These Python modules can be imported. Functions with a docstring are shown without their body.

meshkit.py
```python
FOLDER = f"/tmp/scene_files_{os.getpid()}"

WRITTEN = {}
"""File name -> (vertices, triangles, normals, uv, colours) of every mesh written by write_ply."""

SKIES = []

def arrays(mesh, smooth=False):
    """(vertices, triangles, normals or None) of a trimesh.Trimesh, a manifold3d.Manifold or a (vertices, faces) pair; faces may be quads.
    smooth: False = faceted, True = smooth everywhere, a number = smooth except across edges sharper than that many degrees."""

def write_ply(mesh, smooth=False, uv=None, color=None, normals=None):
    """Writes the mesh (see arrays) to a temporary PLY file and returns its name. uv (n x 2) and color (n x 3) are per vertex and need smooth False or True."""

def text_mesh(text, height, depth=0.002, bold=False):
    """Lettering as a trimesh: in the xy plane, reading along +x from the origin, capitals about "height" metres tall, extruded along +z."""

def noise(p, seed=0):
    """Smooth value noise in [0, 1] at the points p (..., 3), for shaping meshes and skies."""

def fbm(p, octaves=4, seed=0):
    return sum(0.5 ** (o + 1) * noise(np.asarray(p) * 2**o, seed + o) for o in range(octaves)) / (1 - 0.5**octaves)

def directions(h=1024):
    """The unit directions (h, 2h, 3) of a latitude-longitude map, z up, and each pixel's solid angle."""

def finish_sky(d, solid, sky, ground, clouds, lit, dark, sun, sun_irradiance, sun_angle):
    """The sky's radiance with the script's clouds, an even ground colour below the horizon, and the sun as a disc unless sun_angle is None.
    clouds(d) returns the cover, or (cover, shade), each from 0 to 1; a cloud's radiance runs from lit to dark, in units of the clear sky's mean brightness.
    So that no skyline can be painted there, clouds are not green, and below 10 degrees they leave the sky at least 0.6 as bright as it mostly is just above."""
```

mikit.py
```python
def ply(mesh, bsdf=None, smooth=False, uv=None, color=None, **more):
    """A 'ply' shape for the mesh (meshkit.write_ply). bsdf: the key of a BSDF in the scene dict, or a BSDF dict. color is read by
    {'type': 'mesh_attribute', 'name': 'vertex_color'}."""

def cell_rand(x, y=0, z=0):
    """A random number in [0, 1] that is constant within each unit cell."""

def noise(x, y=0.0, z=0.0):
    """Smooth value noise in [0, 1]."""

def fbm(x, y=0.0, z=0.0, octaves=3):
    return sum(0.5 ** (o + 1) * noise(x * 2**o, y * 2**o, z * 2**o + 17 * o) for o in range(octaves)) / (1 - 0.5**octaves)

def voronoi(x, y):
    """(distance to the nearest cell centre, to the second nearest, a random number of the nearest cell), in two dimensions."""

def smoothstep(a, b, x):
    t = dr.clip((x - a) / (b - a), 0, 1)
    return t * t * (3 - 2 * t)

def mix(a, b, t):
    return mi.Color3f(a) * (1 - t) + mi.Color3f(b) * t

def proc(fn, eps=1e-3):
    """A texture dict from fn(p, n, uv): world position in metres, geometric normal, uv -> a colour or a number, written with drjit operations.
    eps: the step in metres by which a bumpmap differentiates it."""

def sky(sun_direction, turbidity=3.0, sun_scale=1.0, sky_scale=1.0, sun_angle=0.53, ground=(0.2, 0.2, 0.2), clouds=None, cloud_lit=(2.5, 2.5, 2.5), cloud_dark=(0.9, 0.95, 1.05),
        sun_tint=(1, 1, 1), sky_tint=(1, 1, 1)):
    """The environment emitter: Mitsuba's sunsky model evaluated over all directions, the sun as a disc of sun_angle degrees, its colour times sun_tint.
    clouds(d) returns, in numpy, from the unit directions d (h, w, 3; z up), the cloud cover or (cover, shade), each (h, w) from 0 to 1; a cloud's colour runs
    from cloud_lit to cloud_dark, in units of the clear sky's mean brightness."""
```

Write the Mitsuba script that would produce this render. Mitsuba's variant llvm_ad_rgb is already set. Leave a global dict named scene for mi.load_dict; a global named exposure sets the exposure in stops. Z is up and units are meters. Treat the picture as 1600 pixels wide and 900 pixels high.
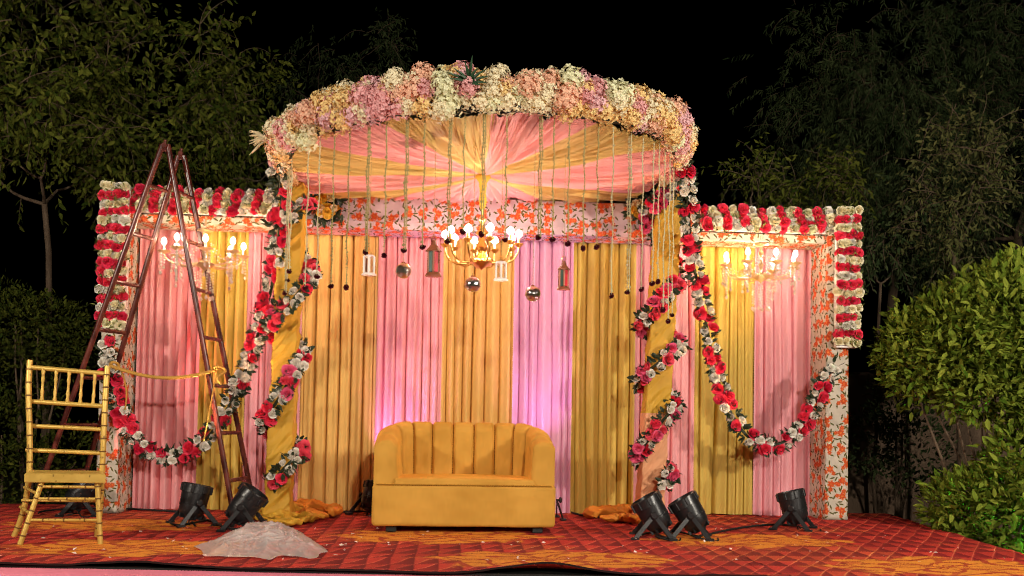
import math, random
import numpy as np
import trimesh, manifold3d
import drjit as dr
import mitsuba as mi
import mikit, meshkit
from mikit import noise, fbm, smoothstep, mix, cell_rand

T = mi.ScalarTransform4f
rng = np.random.default_rng(7)
scene, labels = {}, {}

# ------------------------------------------------------------------ camera, sky, exposure
W, H, FOC = 1600, 900, 1500.0
YAW, PITCH, ROLL, SHIFT = math.radians(4.2), math.radians(2.0), 0.0175, 148.0
CAM = np.array([0.0, 0.0, 0.85])
_R = np.array([math.cos(YAW), -math.sin(YAW), 0.0])
_F0 = np.array([math.sin(YAW), math.cos(YAW), 0.0])
_F = _F0 * math.cos(PITCH) + np.array([0, 0, 1.0]) * math.sin(PITCH)
_U0 = np.cross(_R, _F)
RIGHT = _R * math.cos(ROLL) + _U0 * math.sin(ROLL)
UP = _U0 * math.cos(ROLL) - _R * math.sin(ROLL)
scene['camera'] = {
    'type': 'perspective', 'fov': math.degrees(2 * math.atan(W / 2 / FOC)), 'fov_axis': 'x',
    'principal_point_offset_y': -SHIFT / H, 'near_clip': 0.1, 'far_clip': 300.0,
    'to_world': T().look_at(origin=CAM.tolist(), target=(CAM + _F).tolist(), up=UP.tolist())}
scene['sky'] = {**mikit.sky((-0.5, -0.8, 0.12), turbidity=3, sun_scale=0.0, sky_scale=0.00012, ground=(0.1, 0.1, 0.1)), 'sampling_weight': 0.3}
exposure = 1.85
UNSEEN_FLOOD_LEFT, UNSEEN_FLOOD_RIGHT = 250.0, 330.0          # front glass radiance of the two unseen floods left and right
BULB, BULB_SIDE = 20.0, 36.0
ADDED_FILL_FRONT = 620.0  # added fill lamp behind the camera, softens the shadows
# stage lights on the floor: colour x strength
PAR = dict(red=(3.6, 0.3, 0.35), warm=(4.5, 2.6, 1.5), white=(3.4, 2.4, 1.7), pink=(3.4, 1.7, 1.8), violet=(0.9, 0.4, 1.1), amber=(5.0, 2.9, 1.2))


def ray(px, py):
    return _F * 1.0 + RIGHT * ((px - W / 2) / FOC) + UP * (-(py - H / 2 - SHIFT) / FOC)


def at(px, py, Y):
    """the point of the place that stands at depth Y (metres from the camera) under this pixel of the photograph"""
    d = ray(px, py)
    return CAM + d * (Y / d[1])


def floor(px, py, z=0.0):
    d = ray(px, py)
    return CAM + d * ((z - CAM[2]) / d[2])


# ------------------------------------------------------------------ helpers
def cat(ms):
    vs, fs, n = [], [], 0
    for m in ms:
        v, f = (m.vertices, m.faces) if hasattr(m, 'vertices') else m
        f = np.asarray(f)
        if f.shape[1] == 4:
            f = np.vstack([f[:, [0, 1, 2]], f[:, [0, 2, 3]]])
        vs.append(np.asarray(v, float)); fs.append(f + n); n += len(v)
    return np.vstack(vs), np.vstack(fs)


def key_for(name, parent=None):
    base = f'{parent}__{name}' if parent else name
    k, i = base, 0
    while k in scene or k in labels or k in USED:
        i += 1
        k = f'{base}_{i:03d}'
    USED.add(k)
    return k


USED = set()


def thing(name, label, category, group=None, kind=None):
    k = key_for(name)
    labels[k] = {'label': label, 'category': category}
    if group: labels[k]['group'] = group
    if kind: labels[k]['kind'] = kind
    return k


def add(name, mesh, bsdf, parent=None, smooth=False, uv=None, label=None, kind=None, color=None, **more):
    k = key_for(name, parent)
    scene[k] = mikit.ply(mesh, bsdf, smooth=smooth, uv=uv, color=color, **more)
    if label or kind:
        labels[k] = {}
        if label: labels[k]['label'] = label
        if kind: labels[k]['kind'] = kind
    return k


def solo(name, mesh, bsdf, label, category=None, group=None, kind=None, smooth=False, uv=None, **more):
    """a thing (or piece of the setting) that is one mesh"""
    k = key_for(name)
    scene[k] = mikit.ply(mesh, bsdf, smooth=smooth, uv=uv, **more)
    labels[k] = {'label': label}
    if category: labels[k]['category'] = category
    if group: labels[k]['group'] = group
    if kind: labels[k]['kind'] = kind
    return k


def put(name, shape, parent, M):
    k = key_for(name, parent)
    scene[k] = {**shape, 'to_world': T(np.asarray(M, float))}
    return k


def basis(z, x=None):
    z = np.asarray(z, float); z = z / np.linalg.norm(z)
    x = np.asarray(x if x is not None else ([1, 0, 0] if abs(z[0]) < 0.9 else [0, 0, 1]), float)
    x = x - z * (x @ z); x /= np.linalg.norm(x)
    return np.stack([x, np.cross(z, x), z], 1)


def mat(R, t, s=1.0):
    M = np.eye(4); M[:3, :3] = R * s; M[:3, 3] = t
    return M


def xf(mesh, R, t, s=1.0):
    v, f = (mesh.vertices, mesh.faces) if hasattr(mesh, 'vertices') else mesh
    return (np.asarray(v) * s) @ np.asarray(R).T + np.asarray(t), np.asarray(f)


def spin(a):
    c, s = math.cos(a), math.sin(a)
    return np.array([[c, -s, 0], [s, c, 0], [0, 0, 1.0]])


def tube(pts, r, sides=8, cap=True):
    p = np.asarray(pts, float)
    t = np.gradient(p, axis=0); t /= np.linalg.norm(t, axis=1, keepdims=True) + 1e-12
    n = np.zeros_like(p)
    a = np.array([0, 0, 1.0]) if abs(t[0, 2]) < 0.9 else np.array([1.0, 0, 0])
    for i in range(len(p)):
        a = a - t[i] * (a @ t[i]); a /= np.linalg.norm(a) + 1e-12
        n[i] = a
    b = np.cross(t, n)
    ang = np.arange(sides) * 2 * np.pi / sides
    rr = np.broadcast_to(np.asarray(r, float), (len(p),))
    v = p[:, None] + rr[:, None, None] * (np.cos(ang)[None, :, None] * n[:, None] + np.sin(ang)[None, :, None] * b[:, None])
    i, j = np.meshgrid(np.arange(len(p) - 1), np.arange(sides), indexing='ij')
    q = np.stack([i * sides + j, i * sides + (j + 1) % sides, (i + 1) * sides + (j + 1) % sides, (i + 1) * sides + j], -1).reshape(-1, 4)
    f = np.vstack([q[:, [0, 1, 2]], q[:, [0, 2, 3]]])
    v = v.reshape(-1, 3)
    if cap:
        m = len(v)
        v = np.vstack([v, p[0], p[-1]])
        k = np.arange(sides)
        f = np.vstack([f, np.stack([np.full(sides, m), (k + 1) % sides, k], 1), np.stack([np.full(sides, m + 1), m - sides + k, m - sides + (k + 1) % sides], 1)])
    return v, f


def spline(pts, step):
    from scipy.interpolate import CubicSpline
    pts = np.asarray(pts, float)
    t = np.concatenate([[0], np.cumsum(np.linalg.norm(np.diff(pts, axis=0), axis=1))])
    cs = CubicSpline(t, pts)
    n = max(2, int(t[-1] / step))
    return cs(np.linspace(0, t[-1], n))


def bar(a, b, r, sides=8):
    return tube([a, b], r, sides)


def lathe(prof, n=20, a=(0, 0, 0), axis=(0, 0, 1)):
    """profile of (radius, height) turned about axis"""
    prof = np.asarray(prof, float)
    ang = np.arange(n) * 2 * np.pi / n
    v = np.stack([prof[:, None, 0] * np.cos(ang), prof[:, None, 0] * np.sin(ang), np.repeat(prof[:, 1:2], n, 1)], -1).reshape(-1, 3)
    i, j = np.meshgrid(np.arange(len(prof) - 1), np.arange(n), indexing='ij')
    q = np.stack([i * n + j, i * n + (j + 1) % n, (i + 1) * n + (j + 1) % n, (i + 1) * n + j], -1).reshape(-1, 4)
    return v @ basis(axis).T + np.asarray(a), np.vstack([q[:, [0, 1, 2]], q[:, [0, 2, 3]]])


def box(x0, x1, y0, y1, z0, z1, c=0.0):
    if c <= 0:
        m = trimesh.creation.box(bounds=[[x0, y0, z0], [x1, y1, z1]])
        return np.array(m.vertices), np.array(m.faces)
    pts = []
    for sx, ax in ((0, x0), (1, x1)):
        for sy, ay in ((0, y0), (1, y1)):
            for sz, az in ((0, z0), (1, z1)):
                d = np.array([1 - 2 * sx, 1 - 2 * sy, 1 - 2 * sz]) * c
                for k in range(3):
                    e = d.copy(); e[k] = 0
                    pts.append(np.array([ax, ay, az]) + e)
    h = trimesh.convex.convex_hull(np.array(pts))
    return np.array(h.vertices), np.array(h.faces)


def rbox(x0, x1, y0, y1, z0, z1, r, seg=16):
    s = manifold3d.Manifold.sphere(r, seg)
    h = manifold3d.Manifold.batch_hull([s.translate([x, y, z]) for x in (x0 + r, x1 - r) for y in (y0 + r, y1 - r) for z in (z0 + r, z1 - r)])
    m = h.to_mesh()
    return np.array(m.vert_properties[:, :3], float), np.array(m.tri_verts)


def sheet(P, close_u=False):
    """P: (nu, nv, 3) grid of points"""
    nu, nv = P.shape[:2]
    i, j = np.meshgrid(np.arange(nu if close_u else nu - 1), np.arange(nv - 1), indexing='ij')
    a, b = i * nv + j, ((i + 1) % nu) * nv + j
    q = np.stack([a, b, b + 1, a + 1], -1).reshape(-1, 4)
    return P.reshape(-1, 3), np.vstack([q[:, [0, 1, 2]], q[:, [0, 2, 3]]])


def sphere(c, r, sub=2, sz=1.0):
    m = trimesh.creation.icosphere(sub, r)
    return np.array(m.vertices) * [1, 1, sz] + np.asarray(c), np.array(m.faces)


# ------------------------------------------------------------------ materials
def rgb(c):
    return {'type': 'rgb', 'value': list(map(float, c))}


def mat_def(name, color, rough=0.6, spec=0.3, two=True, bump=None, **kw):
    col = color if isinstance(color, dict) else rgb(color)
    b = {'type': 'principled', 'base_color': col, 'roughness': rough, 'specular': spec, **kw}
    if bump:
        b = {'type': 'bumpmap', 'tex': bump[0], 'scale': bump[1], 'nested': b}
    scene[name] = {'type': 'twosided', 'nested': b} if two else b


def weave(base, dark=0.92, sx=7.0, sz=0.6):
    """cloth colour with slight unevenness along its hang"""
    b = mi.Color3f(*base)
    def f(p, n, uv):
        t = fbm(p.x * sx, p.y * sx, p.z * sz, 3)
        return b * (dark + (1.06 - dark) * t)
    return mikit.proc(f)


def cloth_bump(p, n, uv):
    return fbm(p.x * 20, p.y * 20, p.z * 2.0, 2) * 0.35 + 0.4 * fbm(p.x * 7 + p.z * 5, p.y * 7, p.z * 4 - p.x * 3, 2)


CB = mikit.proc(cloth_bump, eps=2e-3)
mat_def('pink_cloth', weave((0.78, 0.35, 0.36)), 0.75, 0.2, bump=(CB, 0.01), sheen=0.4)
mat_def('rose_cloth', weave((0.74, 0.34, 0.37)), 0.75, 0.2, bump=(CB, 0.01), sheen=0.4)
mat_def('gold_cloth', weave((0.59, 0.41, 0.09)), 0.7, 0.2, bump=(CB, 0.01), sheen=0.3)
mat_def('amber_cloth', weave((0.67, 0.41, 0.12)), 0.7, 0.2, bump=(CB, 0.01), sheen=0.3)
mat_def('lilac_lit_pink', weave((0.68, 0.36, 0.48)), 0.75, 0.2, bump=(CB, 0.01), sheen=0.4)  # pink cloth with the lilac light on it put into its colour
mat_def('canopy_pink', weave((0.72, 0.34, 0.32)), 0.7, 0.2, sheen=0.3)
mat_def('canopy_gold', weave((0.56, 0.40, 0.13)), 0.7, 0.2, sheen=0.3)


def crumple(p, n, uv):
    return fbm(uv.x * 22 + uv.y * 9, uv.y * 7 - uv.x * 4, 0.3, 3)


mat_def('post_cloth', weave((0.56, 0.31, 0.03)), 0.6, 0.3, sheen=0.3)
mat_def('peach_cloth', weave((0.72, 0.34, 0.17)), 0.65, 0.3, sheen=0.3)
mat_def('orange_cloth', weave((0.62, 0.22, 0.025)), 0.65, 0.3, sheen=0.3)


def floral_fn(ground):
    def floral(p, n, uv):
        """printed cloth: clusters of orange-red flowers with green leaves on cream"""
        S = 0.135
        x, y = uv.x / S, uv.y / S
        base = mi.Color3f(*ground) * (0.88 + 0.2 * fbm(uv.x * 30, uv.y * 30, 0.0, 2))
        fl, dk, lf = mi.Float(0), mi.Float(0), mi.Float(0)
        for a in (-1, 0, 1):
            for b in (-1, 0, 1):
                cx, cy = dr.floor(x) + a, dr.floor(y) + b
                dx = x - (cx + 0.5 + 0.5 * (cell_rand(cx, cy, 1) - 0.5))
                dy = y - (cy + 0.5 + 0.5 * (cell_rand(cx, cy, 2) - 0.5))
                an = cell_rand(cx, cy, 3) * 6.28
                ca, sa = dr.cos(an), dr.sin(an)
                u, v = dx * ca + dy * sa, dy * ca - dx * sa
                for ox, oy, R in ((0.0, 0.0, 0.29), (0.30, 0.15, 0.19), (-0.20, 0.27, 0.17)):
                    uu, vv = u - ox, v - oy
                    r = dr.sqrt(uu * uu + vv * vv) / R
                    th = dr.atan2(vv, uu)
                    lobe = 0.76 + 0.16 * dr.cos(6 * th + an) + 0.10 * dr.cos(13 * th)
                    m = smoothstep(lobe + 0.08, lobe - 0.08, r)
                    fl = dr.maximum(fl, m)
                    dk = dr.maximum(dk, m * smoothstep(0.35, 0.2, dr.abs(r - 0.45) + 0.15 * dr.cos(9 * th)))
                for ox, oy, q in ((0.36, -0.22, 0.7), (-0.36, -0.14, 2.4), (0.02, -0.40, 1.5), (-0.40, 0.33, 0.3), (0.2, 0.42, 1.1), (0.46, 0.0, 0.1)):
                    uu, vv = u - ox, v - oy
                    cq, sq = math.cos(q), math.sin(q)
                    e = dr.square((uu * cq + vv * sq) / 0.17) + dr.square((vv * cq - uu * sq) / 0.05)
                    lf = dr.maximum(lf, smoothstep(1.1, 0.8, e))
        c = mix(base, mi.Color3f(0.10, 0.085, 0.02), lf)
        c = mix(c, mix(mi.Color3f(0.66, 0.075, 0.012), mi.Color3f(0.80, 0.26, 0.06), fbm(uv.x * 75, uv.y * 75, 0.0, 2)), fl)
        return mix(c, mi.Color3f(0.42, 0.03, 0.01), dk * 0.7)


    return floral


mat_def('floral_cloth', mikit.proc(floral_fn((0.54, 0.47, 0.38))), 0.75, 0.2, bump=(mikit.proc(crumple, eps=3e-3), 0.035))
mat_def('floral_violet_lit', mikit.proc(floral_fn((0.50, 0.36, 0.38))), 0.75, 0.2, bump=(mikit.proc(crumple, eps=3e-3), 0.02))  # same cream print, violet light on the middle header put into its ground


def velvet(p, n, uv):
    t = fbm(p.x * 5, p.y * 5, p.z * 5, 3)
    w = fbm(p.x * 60, p.y * 60, p.z * 14, 2)
    return mix(mi.Color3f(0.50, 0.255, 0.036), mi.Color3f(0.62, 0.33, 0.055), smoothstep(0.25, 0.75, t * 0.88 + w * 0.12))


def velvet_bump(p, n, uv):
    return fbm(p.x * 9 + p.z * 5, p.y * 9, p.z * 7 - p.x * 4, 3)


mat_def('velvet', mikit.proc(velvet), 0.8, 0.25, bump=(mikit.proc(velvet_bump, eps=3e-3), 0.016), sheen=0.8, sheen_tint=0.8)
mat_def('velvet_piping', (0.30, 0.13, 0.012), 0.7, 0.2)
mat_def('black_plastic', (0.012, 0.012, 0.013), 0.32, 0.5)
mat_def('black_rubber', (0.014, 0.013, 0.012), 0.6, 0.3)
mat_def('dark_wood', (0.012, 0.016, 0.014), 0.4, 0.4)
mat_def('lamp_glass', (0.5, 0.5, 0.5), 0.15, 0.5)


def gilt(p, n, uv):
    t = fbm(p.x * 22, p.y * 22, p.z * 14, 3)
    w = smoothstep(0.72, 0.8, fbm(p.x * 55, p.y * 55, p.z * 30, 2))
    return mix(mix(mi.Color3f(0.50, 0.30, 0.05), mi.Color3f(0.72, 0.47, 0.11), t), mi.Color3f(0.14, 0.06, 0.02), w * 0.7)


mat_def('gilt_paint', mikit.proc(gilt), 0.38, 0.5, metallic=0.35)
mat_def('gilt_ring', (0.16, 0.075, 0.015), 0.5, 0.4)


def rust(p, n, uv):
    t = fbm(p.x * 30, p.y * 30, p.z * 9, 3)
    return mix(mi.Color3f(0.055, 0.010, 0.008), mi.Color3f(0.14, 0.032, 0.022), smoothstep(0.35, 0.7, t))


mat_def('ladder_paint', mikit.proc(rust), 0.27, 0.6)
mat_def('rope_fibre', (0.50, 0.27, 0.06), 0.85, 0.1)
mat_def('brass', (0.86, 0.56, 0.16), 0.2, 0.5, metallic=1.0)
mat_def('pale_gold', (0.85, 0.62, 0.36), 0.22, 0.5, metallic=0.75)
mat_def('mirror', (0.90, 0.86, 0.84), 0.14, 0.5, metallic=1.0)
mat_def('crystal', (0.86, 0.76, 0.66), 0.08, 0.9, metallic=0.55)
mat_def('copper_paint', (0.27, 0.085, 0.04), 0.4, 0.4, metallic=0.2)
mat_def('white_paint', (0.80, 0.75, 0.71), 0.5, 0.4)
mat_def('red_glass', (0.70, 0.012, 0.03), 0.4, 0.3)
mat_def('green_glass', (0.02, 0.06, 0.035), 0.4, 0.3)
scene['clear_glass'] = {'type': 'thindielectric', 'int_ior': 1.5}
mat_def('string_green', (0.34, 0.29, 0.12), 0.8, 0.1)
mat_def('jasmine', (0.52, 0.47, 0.28), 0.7, 0.2)
mat_def('wire', (0.05, 0.045, 0.04), 0.5, 0.3)
mat_def('dark_rose', (0.09, 0.004, 0.012), 0.6, 0.3)


def petal_mat(name, c):
    mat_def(name, c, 0.6, 0.25, sheen=0.3)


for nm, c in dict(red_petal=(0.78, 0.045, 0.095), crimson_petal=(0.68, 0.028, 0.08), coral_petal=(0.76, 0.085, 0.13), pink_petal=(0.74, 0.11, 0.22),
                  white_petal=(0.76, 0.72, 0.64), cream_petal=(0.82, 0.75, 0.53), green_cream=(0.76, 0.72, 0.48),
                  hydrangea_cream=(0.80, 0.70, 0.47), hydrangea_yellow=(0.80, 0.56, 0.23), hydrangea_peach=(0.80, 0.46, 0.31),
                  hydrangea_rose=(0.76, 0.37, 0.37), hydrangea_mauve=(0.75, 0.43, 0.45), hydrangea_pale=(0.74, 0.72, 0.46), yellow_petal=(0.72, 0.45, 0.05)).items():
    petal_mat(nm, c)
mat_def('garland_leaf', (0.022, 0.035, 0.016), 0.5, 0.3)
mat_def('filler_leaf', (0.13, 0.15, 0.03), 0.6, 0.3)
mat_def('palm_leaf', (0.025, 0.07, 0.03), 0.4, 0.4)
mat_def('dry_leaf', (0.62, 0.52, 0.33), 0.8, 0.1)

MEDALS = [floor(*q) for q in ((870, 876), (1478, 888), (215, 857), (1170, 846), (690, 840), (190, 822))]
MEDALS = [(m[0], m[1]) for m in MEDALS] + [(-4.6, 5.75), (-4.0, 6.8)]


def carpet_color(p, n, uv):
    wx, wy = 0.022 * (fbm(p.x * 2.4, p.y * 3, 0.0, 3) - 0.5), 0.04 * (fbm(p.x * 2.4, p.y * 3, 7.0, 3) - 0.5)
    u, v = (p.x + wx) / 0.135, (p.y + wy) / 0.21
    iu, iv = dr.floor(u), dr.floor(v)
    fa, fb = u - iu, v - iv
    k = cell_rand(iu, iv, 4)
    # each quilted square is woven as two triangles, one light and one dark
    c = mix(mi.Color3f(0.40, 0.028, 0.018), mi.Color3f(0.15, 0.008, 0.009), smoothstep(-0.10, 0.10, fa - fb) * (0.55 + 0.45 * fa)) * (0.8 + 0.35 * k)
    c = mix(c, mi.Color3f(0.09, 0.005, 0.006), dr.maximum(smoothstep(0.06, 0.02, fa), smoothstep(0.05, 0.02, fb)) * 0.55)
    c = mix(c, mi.Color3f(0.70, 0.17, 0.09), smoothstep(0.05, 0.02, dr.abs(fa - fb + 0.04)) * (0.15 + 0.5 * k))
    c = mix(c, c * mi.Color3f(1.1, 2.0, 1.2), smoothstep(0.5, 0.72, fbm(p.x * 1.6, p.y * 2.6, 2.0, 3)))
    med, org = mi.Float(0), mi.Float(0)
    for mx, my in MEDALS:
        dx, dy = (p.x - mx) / 0.70, (p.y - my) / 0.36
        r = dr.sqrt(dx * dx + dy * dy)
        th = dr.atan2(dy, dx)
        e = 1.0 + 0.14 * dr.cos(8 * th) + 0.45 * (fbm(p.x * 7, p.y * 7, 0.0, 2) - 0.5)
        inside = smoothstep(e + 0.16, e - 0.16, r + 0.25 * (noise(p.x * 34, p.y * 34, 0.0) - 0.5))
        w = fbm(p.x * 6, p.y * 6, 3.0, 2) - 0.5
        l1 = smoothstep(0.45, 0.25, dr.abs(dr.sin(r * 8 + 1.5 * dr.sin(th * 4) + 2 * w)))
        l2 = smoothstep(0.34, 0.16, dr.abs(dr.cos(th * 5 + 1.2 * r + 2 * w))) * smoothstep(0.12, 0.3, r)
        cross = smoothstep(0.055, 0.02, dr.minimum(dr.abs(dx - dy), dr.abs(dx + dy))) * smoothstep(0.6, 0.45, r)
        med = dr.maximum(med, inside)
        org = dr.maximum(org, inside * (1 - 0.85 * dr.maximum(dr.maximum(l1, l2 * 0.8), cross)))
    t = fbm(p.x * 90, p.y * 90, 0.0, 2)
    c = mix(c, mix(mi.Color3f(0.28, 0.018, 0.012), mi.Color3f(0.58, 0.20, 0.022), org), med)
    return c * (0.8 + 0.4 * t)


def carpet_bump(p, n, uv):
    return 0.6 * fbm(p.x * 14 + p.y * 5, p.y * 26, 0.0, 3) + 0.25 * noise(p.x * 120, p.y * 120, 0.0)


mat_def('carpet_pile', mikit.proc(carpet_color), 0.75, 0.3, bump=(mikit.proc(carpet_bump, eps=3e-3), 0.03), sheen=0.4)
mat_def('carpet_back', (0.03, 0.02, 0.018), 0.9, 0.1)
mat_def('skirt_cloth', weave((0.70, 0.20, 0.27)), 0.8, 0.15)
mat_def('petal_litter', (0.72, 0.55, 0.48), 0.7, 0.2)
scene['plastic_film'] = {'type': 'blendbsdf', 'weight': 0.30, 'a': {'type': 'thindielectric', 'int_ior': 1.6},
                         'b': {'type': 'twosided', 'nested': {'type': 'principled', 'base_color': rgb((0.95, 0.90, 0.87)), 'roughness': 0.2, 'specular': 1.0, 'clearcoat': 1.0, 'clearcoat_gloss': 0.95}}}


def soil(p, n, uv):
    t = fbm(p.x * 2.5, p.y * 2.5, 0.0, 4)
    return mix(mi.Color3f(0.035, 0.028, 0.018), mi.Color3f(0.06, 0.065, 0.025), smoothstep(0.4, 0.65, t))


mat_def('soil', mikit.proc(soil), 0.95, 0.1)


def plaster(p, n, uv):
    t = fbm(p.x * 2, p.y * 2, p.z * 3, 4)
    return mix(mi.Color3f(0.10, 0.065, 0.045), mi.Color3f(0.22, 0.15, 0.10), t)


mat_def('wall_plaster', mikit.proc(plaster), 0.9, 0.1)


def bark_f(p, n, uv):
    t = fbm(p.x * 18, p.y * 18, p.z * 5, 3)
    return mix(mi.Color3f(0.07, 0.045, 0.03), mi.Color3f(0.17, 0.12, 0.08), t)


mat_def('bark', mikit.proc(bark_f), 0.9, 0.1)


def leaf_mat(name, c0, c1, rough=0.4):
    a, b = mi.Color3f(*c0), mi.Color3f(*c1)
    def f(p, n, uv):
        return mix(a, b, uv.x) * (0.75 + 0.5 * fbm(p.x * 1.2, p.y * 1.2, p.z * 1.2, 2))
    scene[name] = {'type': 'principledthin', 'base_color': mikit.proc(f), 'roughness': rough, 'diff_trans': 0.5, 'spec_trans': 0.0}


leaf_mat('leaf_fig', (0.032, 0.055, 0.008), (0.16, 0.17, 0.028))
leaf_mat('leaf_neem', (0.035, 0.06, 0.022), (0.10, 0.125, 0.05))
leaf_mat('leaf_hedge', (0.022, 0.038, 0.007), (0.10, 0.11, 0.018), 0.3)
leaf_mat('leaf_dry', (0.09, 0.10, 0.035), (0.18, 0.17, 0.06))
leaf_mat('leaf_lime', (0.07, 0.13, 0.012), (0.28, 0.32, 0.045), 0.22)

# ------------------------------------------------------------------ setting
YB = 8.35                      # depth of the curtains
solo('ground', sheet(np.stack(np.meshgrid(np.linspace(-90, 90, 3), np.linspace(-40, 140, 3), [-0.6], indexing='ij'), -1)[:, :, 0]), 'soil', 'dark bare ground around the stage', kind='structure')

edge_a, edge_b = floor(1425, 816), floor(1600, 868)
XR0 = edge_a[0]; slope = (edge_b[0] - edge_a[0]) / (edge_b[1] - edge_a[1])
XL, YF, YK = -6.0, 5.28, 8.75


def xr(y):
    return XR0 + slope * (y - edge_a[1])


def yfront(x):
    return 5.25 - 0.073 * x + 0.012 * np.sin(x * 2.1)


st = thing('stage_platform', 'low wooden stage covered in red carpet with a pink cloth skirt', 'stage', kind='structure')
n = 40
P = np.array([[[x, yfront(x), 0.0], [x, YK, 0.0]] for x in np.linspace(XL, xr(5.2), n)])
top = [P[i, j] for i, j in [(k, 0) for k in range(n)] + [(k, 1) for k in range(n - 1, -1, -1)]]
import shapely.geometry as sg
plat = trimesh.creation.extrude_polygon(sg.Polygon([(p[0], p[1]) for p in top]), 0.55, engine='earcut')
plat.apply_translation([0, 0, -0.556])
add('deck', plat, 'dark_wood', st)
# pink skirt: hangs in soft folds in front of the deck edge
xs = np.linspace(XL, xr(5.2), 420)
zs = np.concatenate([np.linspace(-0.6, -0.04, 8), [-0.022, -0.016]])
X, Z = np.meshgrid(xs, zs, indexing='ij')
fold = (meshkit.fbm(np.stack([X * 2.2, Z * 0.4, 0 * X], -1), 3) - 0.5)
Pk = np.stack([X, yfront(X) - 0.16 - 0.07 * fold - 0.08 * np.clip(-Z - 0.02, 0, 1), Z + 0.006 * fold], -1)
Pk[:, -1, 1] = yfront(xs) - 0.002
Pk[:, -2, 1] += 0.012
add('skirt', sheet(Pk), 'skirt_cloth', st, smooth=True)

# carpet: one sheet with wrinkles, its front edge lifting a little
nx, ny = 520, 190
U, V = np.meshgrid(np.linspace(0, 1, nx), np.linspace(0, 1, ny), indexing='ij')
X = XL + U * (xr(6.5) - XL)
Yf = yfront(X) - 0.045 + 0.02 * (meshkit.noise(np.stack([X * 1.7, 0 * X, 0 * X], -1)) - 0.5)
Yb = YK - 0.06
Y = Yf + V ** 1.15 * (Yb - Yf)
X = np.where(U > 0.8, XL + (U - 0.0) * (xr(Y) - XL), X)
wr = meshkit.fbm(np.stack([X * 2.6 + Y * 1.2, Y * 5.5, 0 * X], -1), 4) - 0.45
Z = 0.007 + 0.028 * np.clip(wr, 0, 1)
bx = floor(850, 888)[0]
Z += 0.055 * np.exp(-((X - bx) / 0.26) ** 2) * np.exp(-((Y - Yf) / 0.10) ** 2)
Z += 0.02 * np.exp(-((X + 1.6) / 0.3) ** 2) * np.exp(-((Y - Yf) / 0.08) ** 2)
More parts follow.
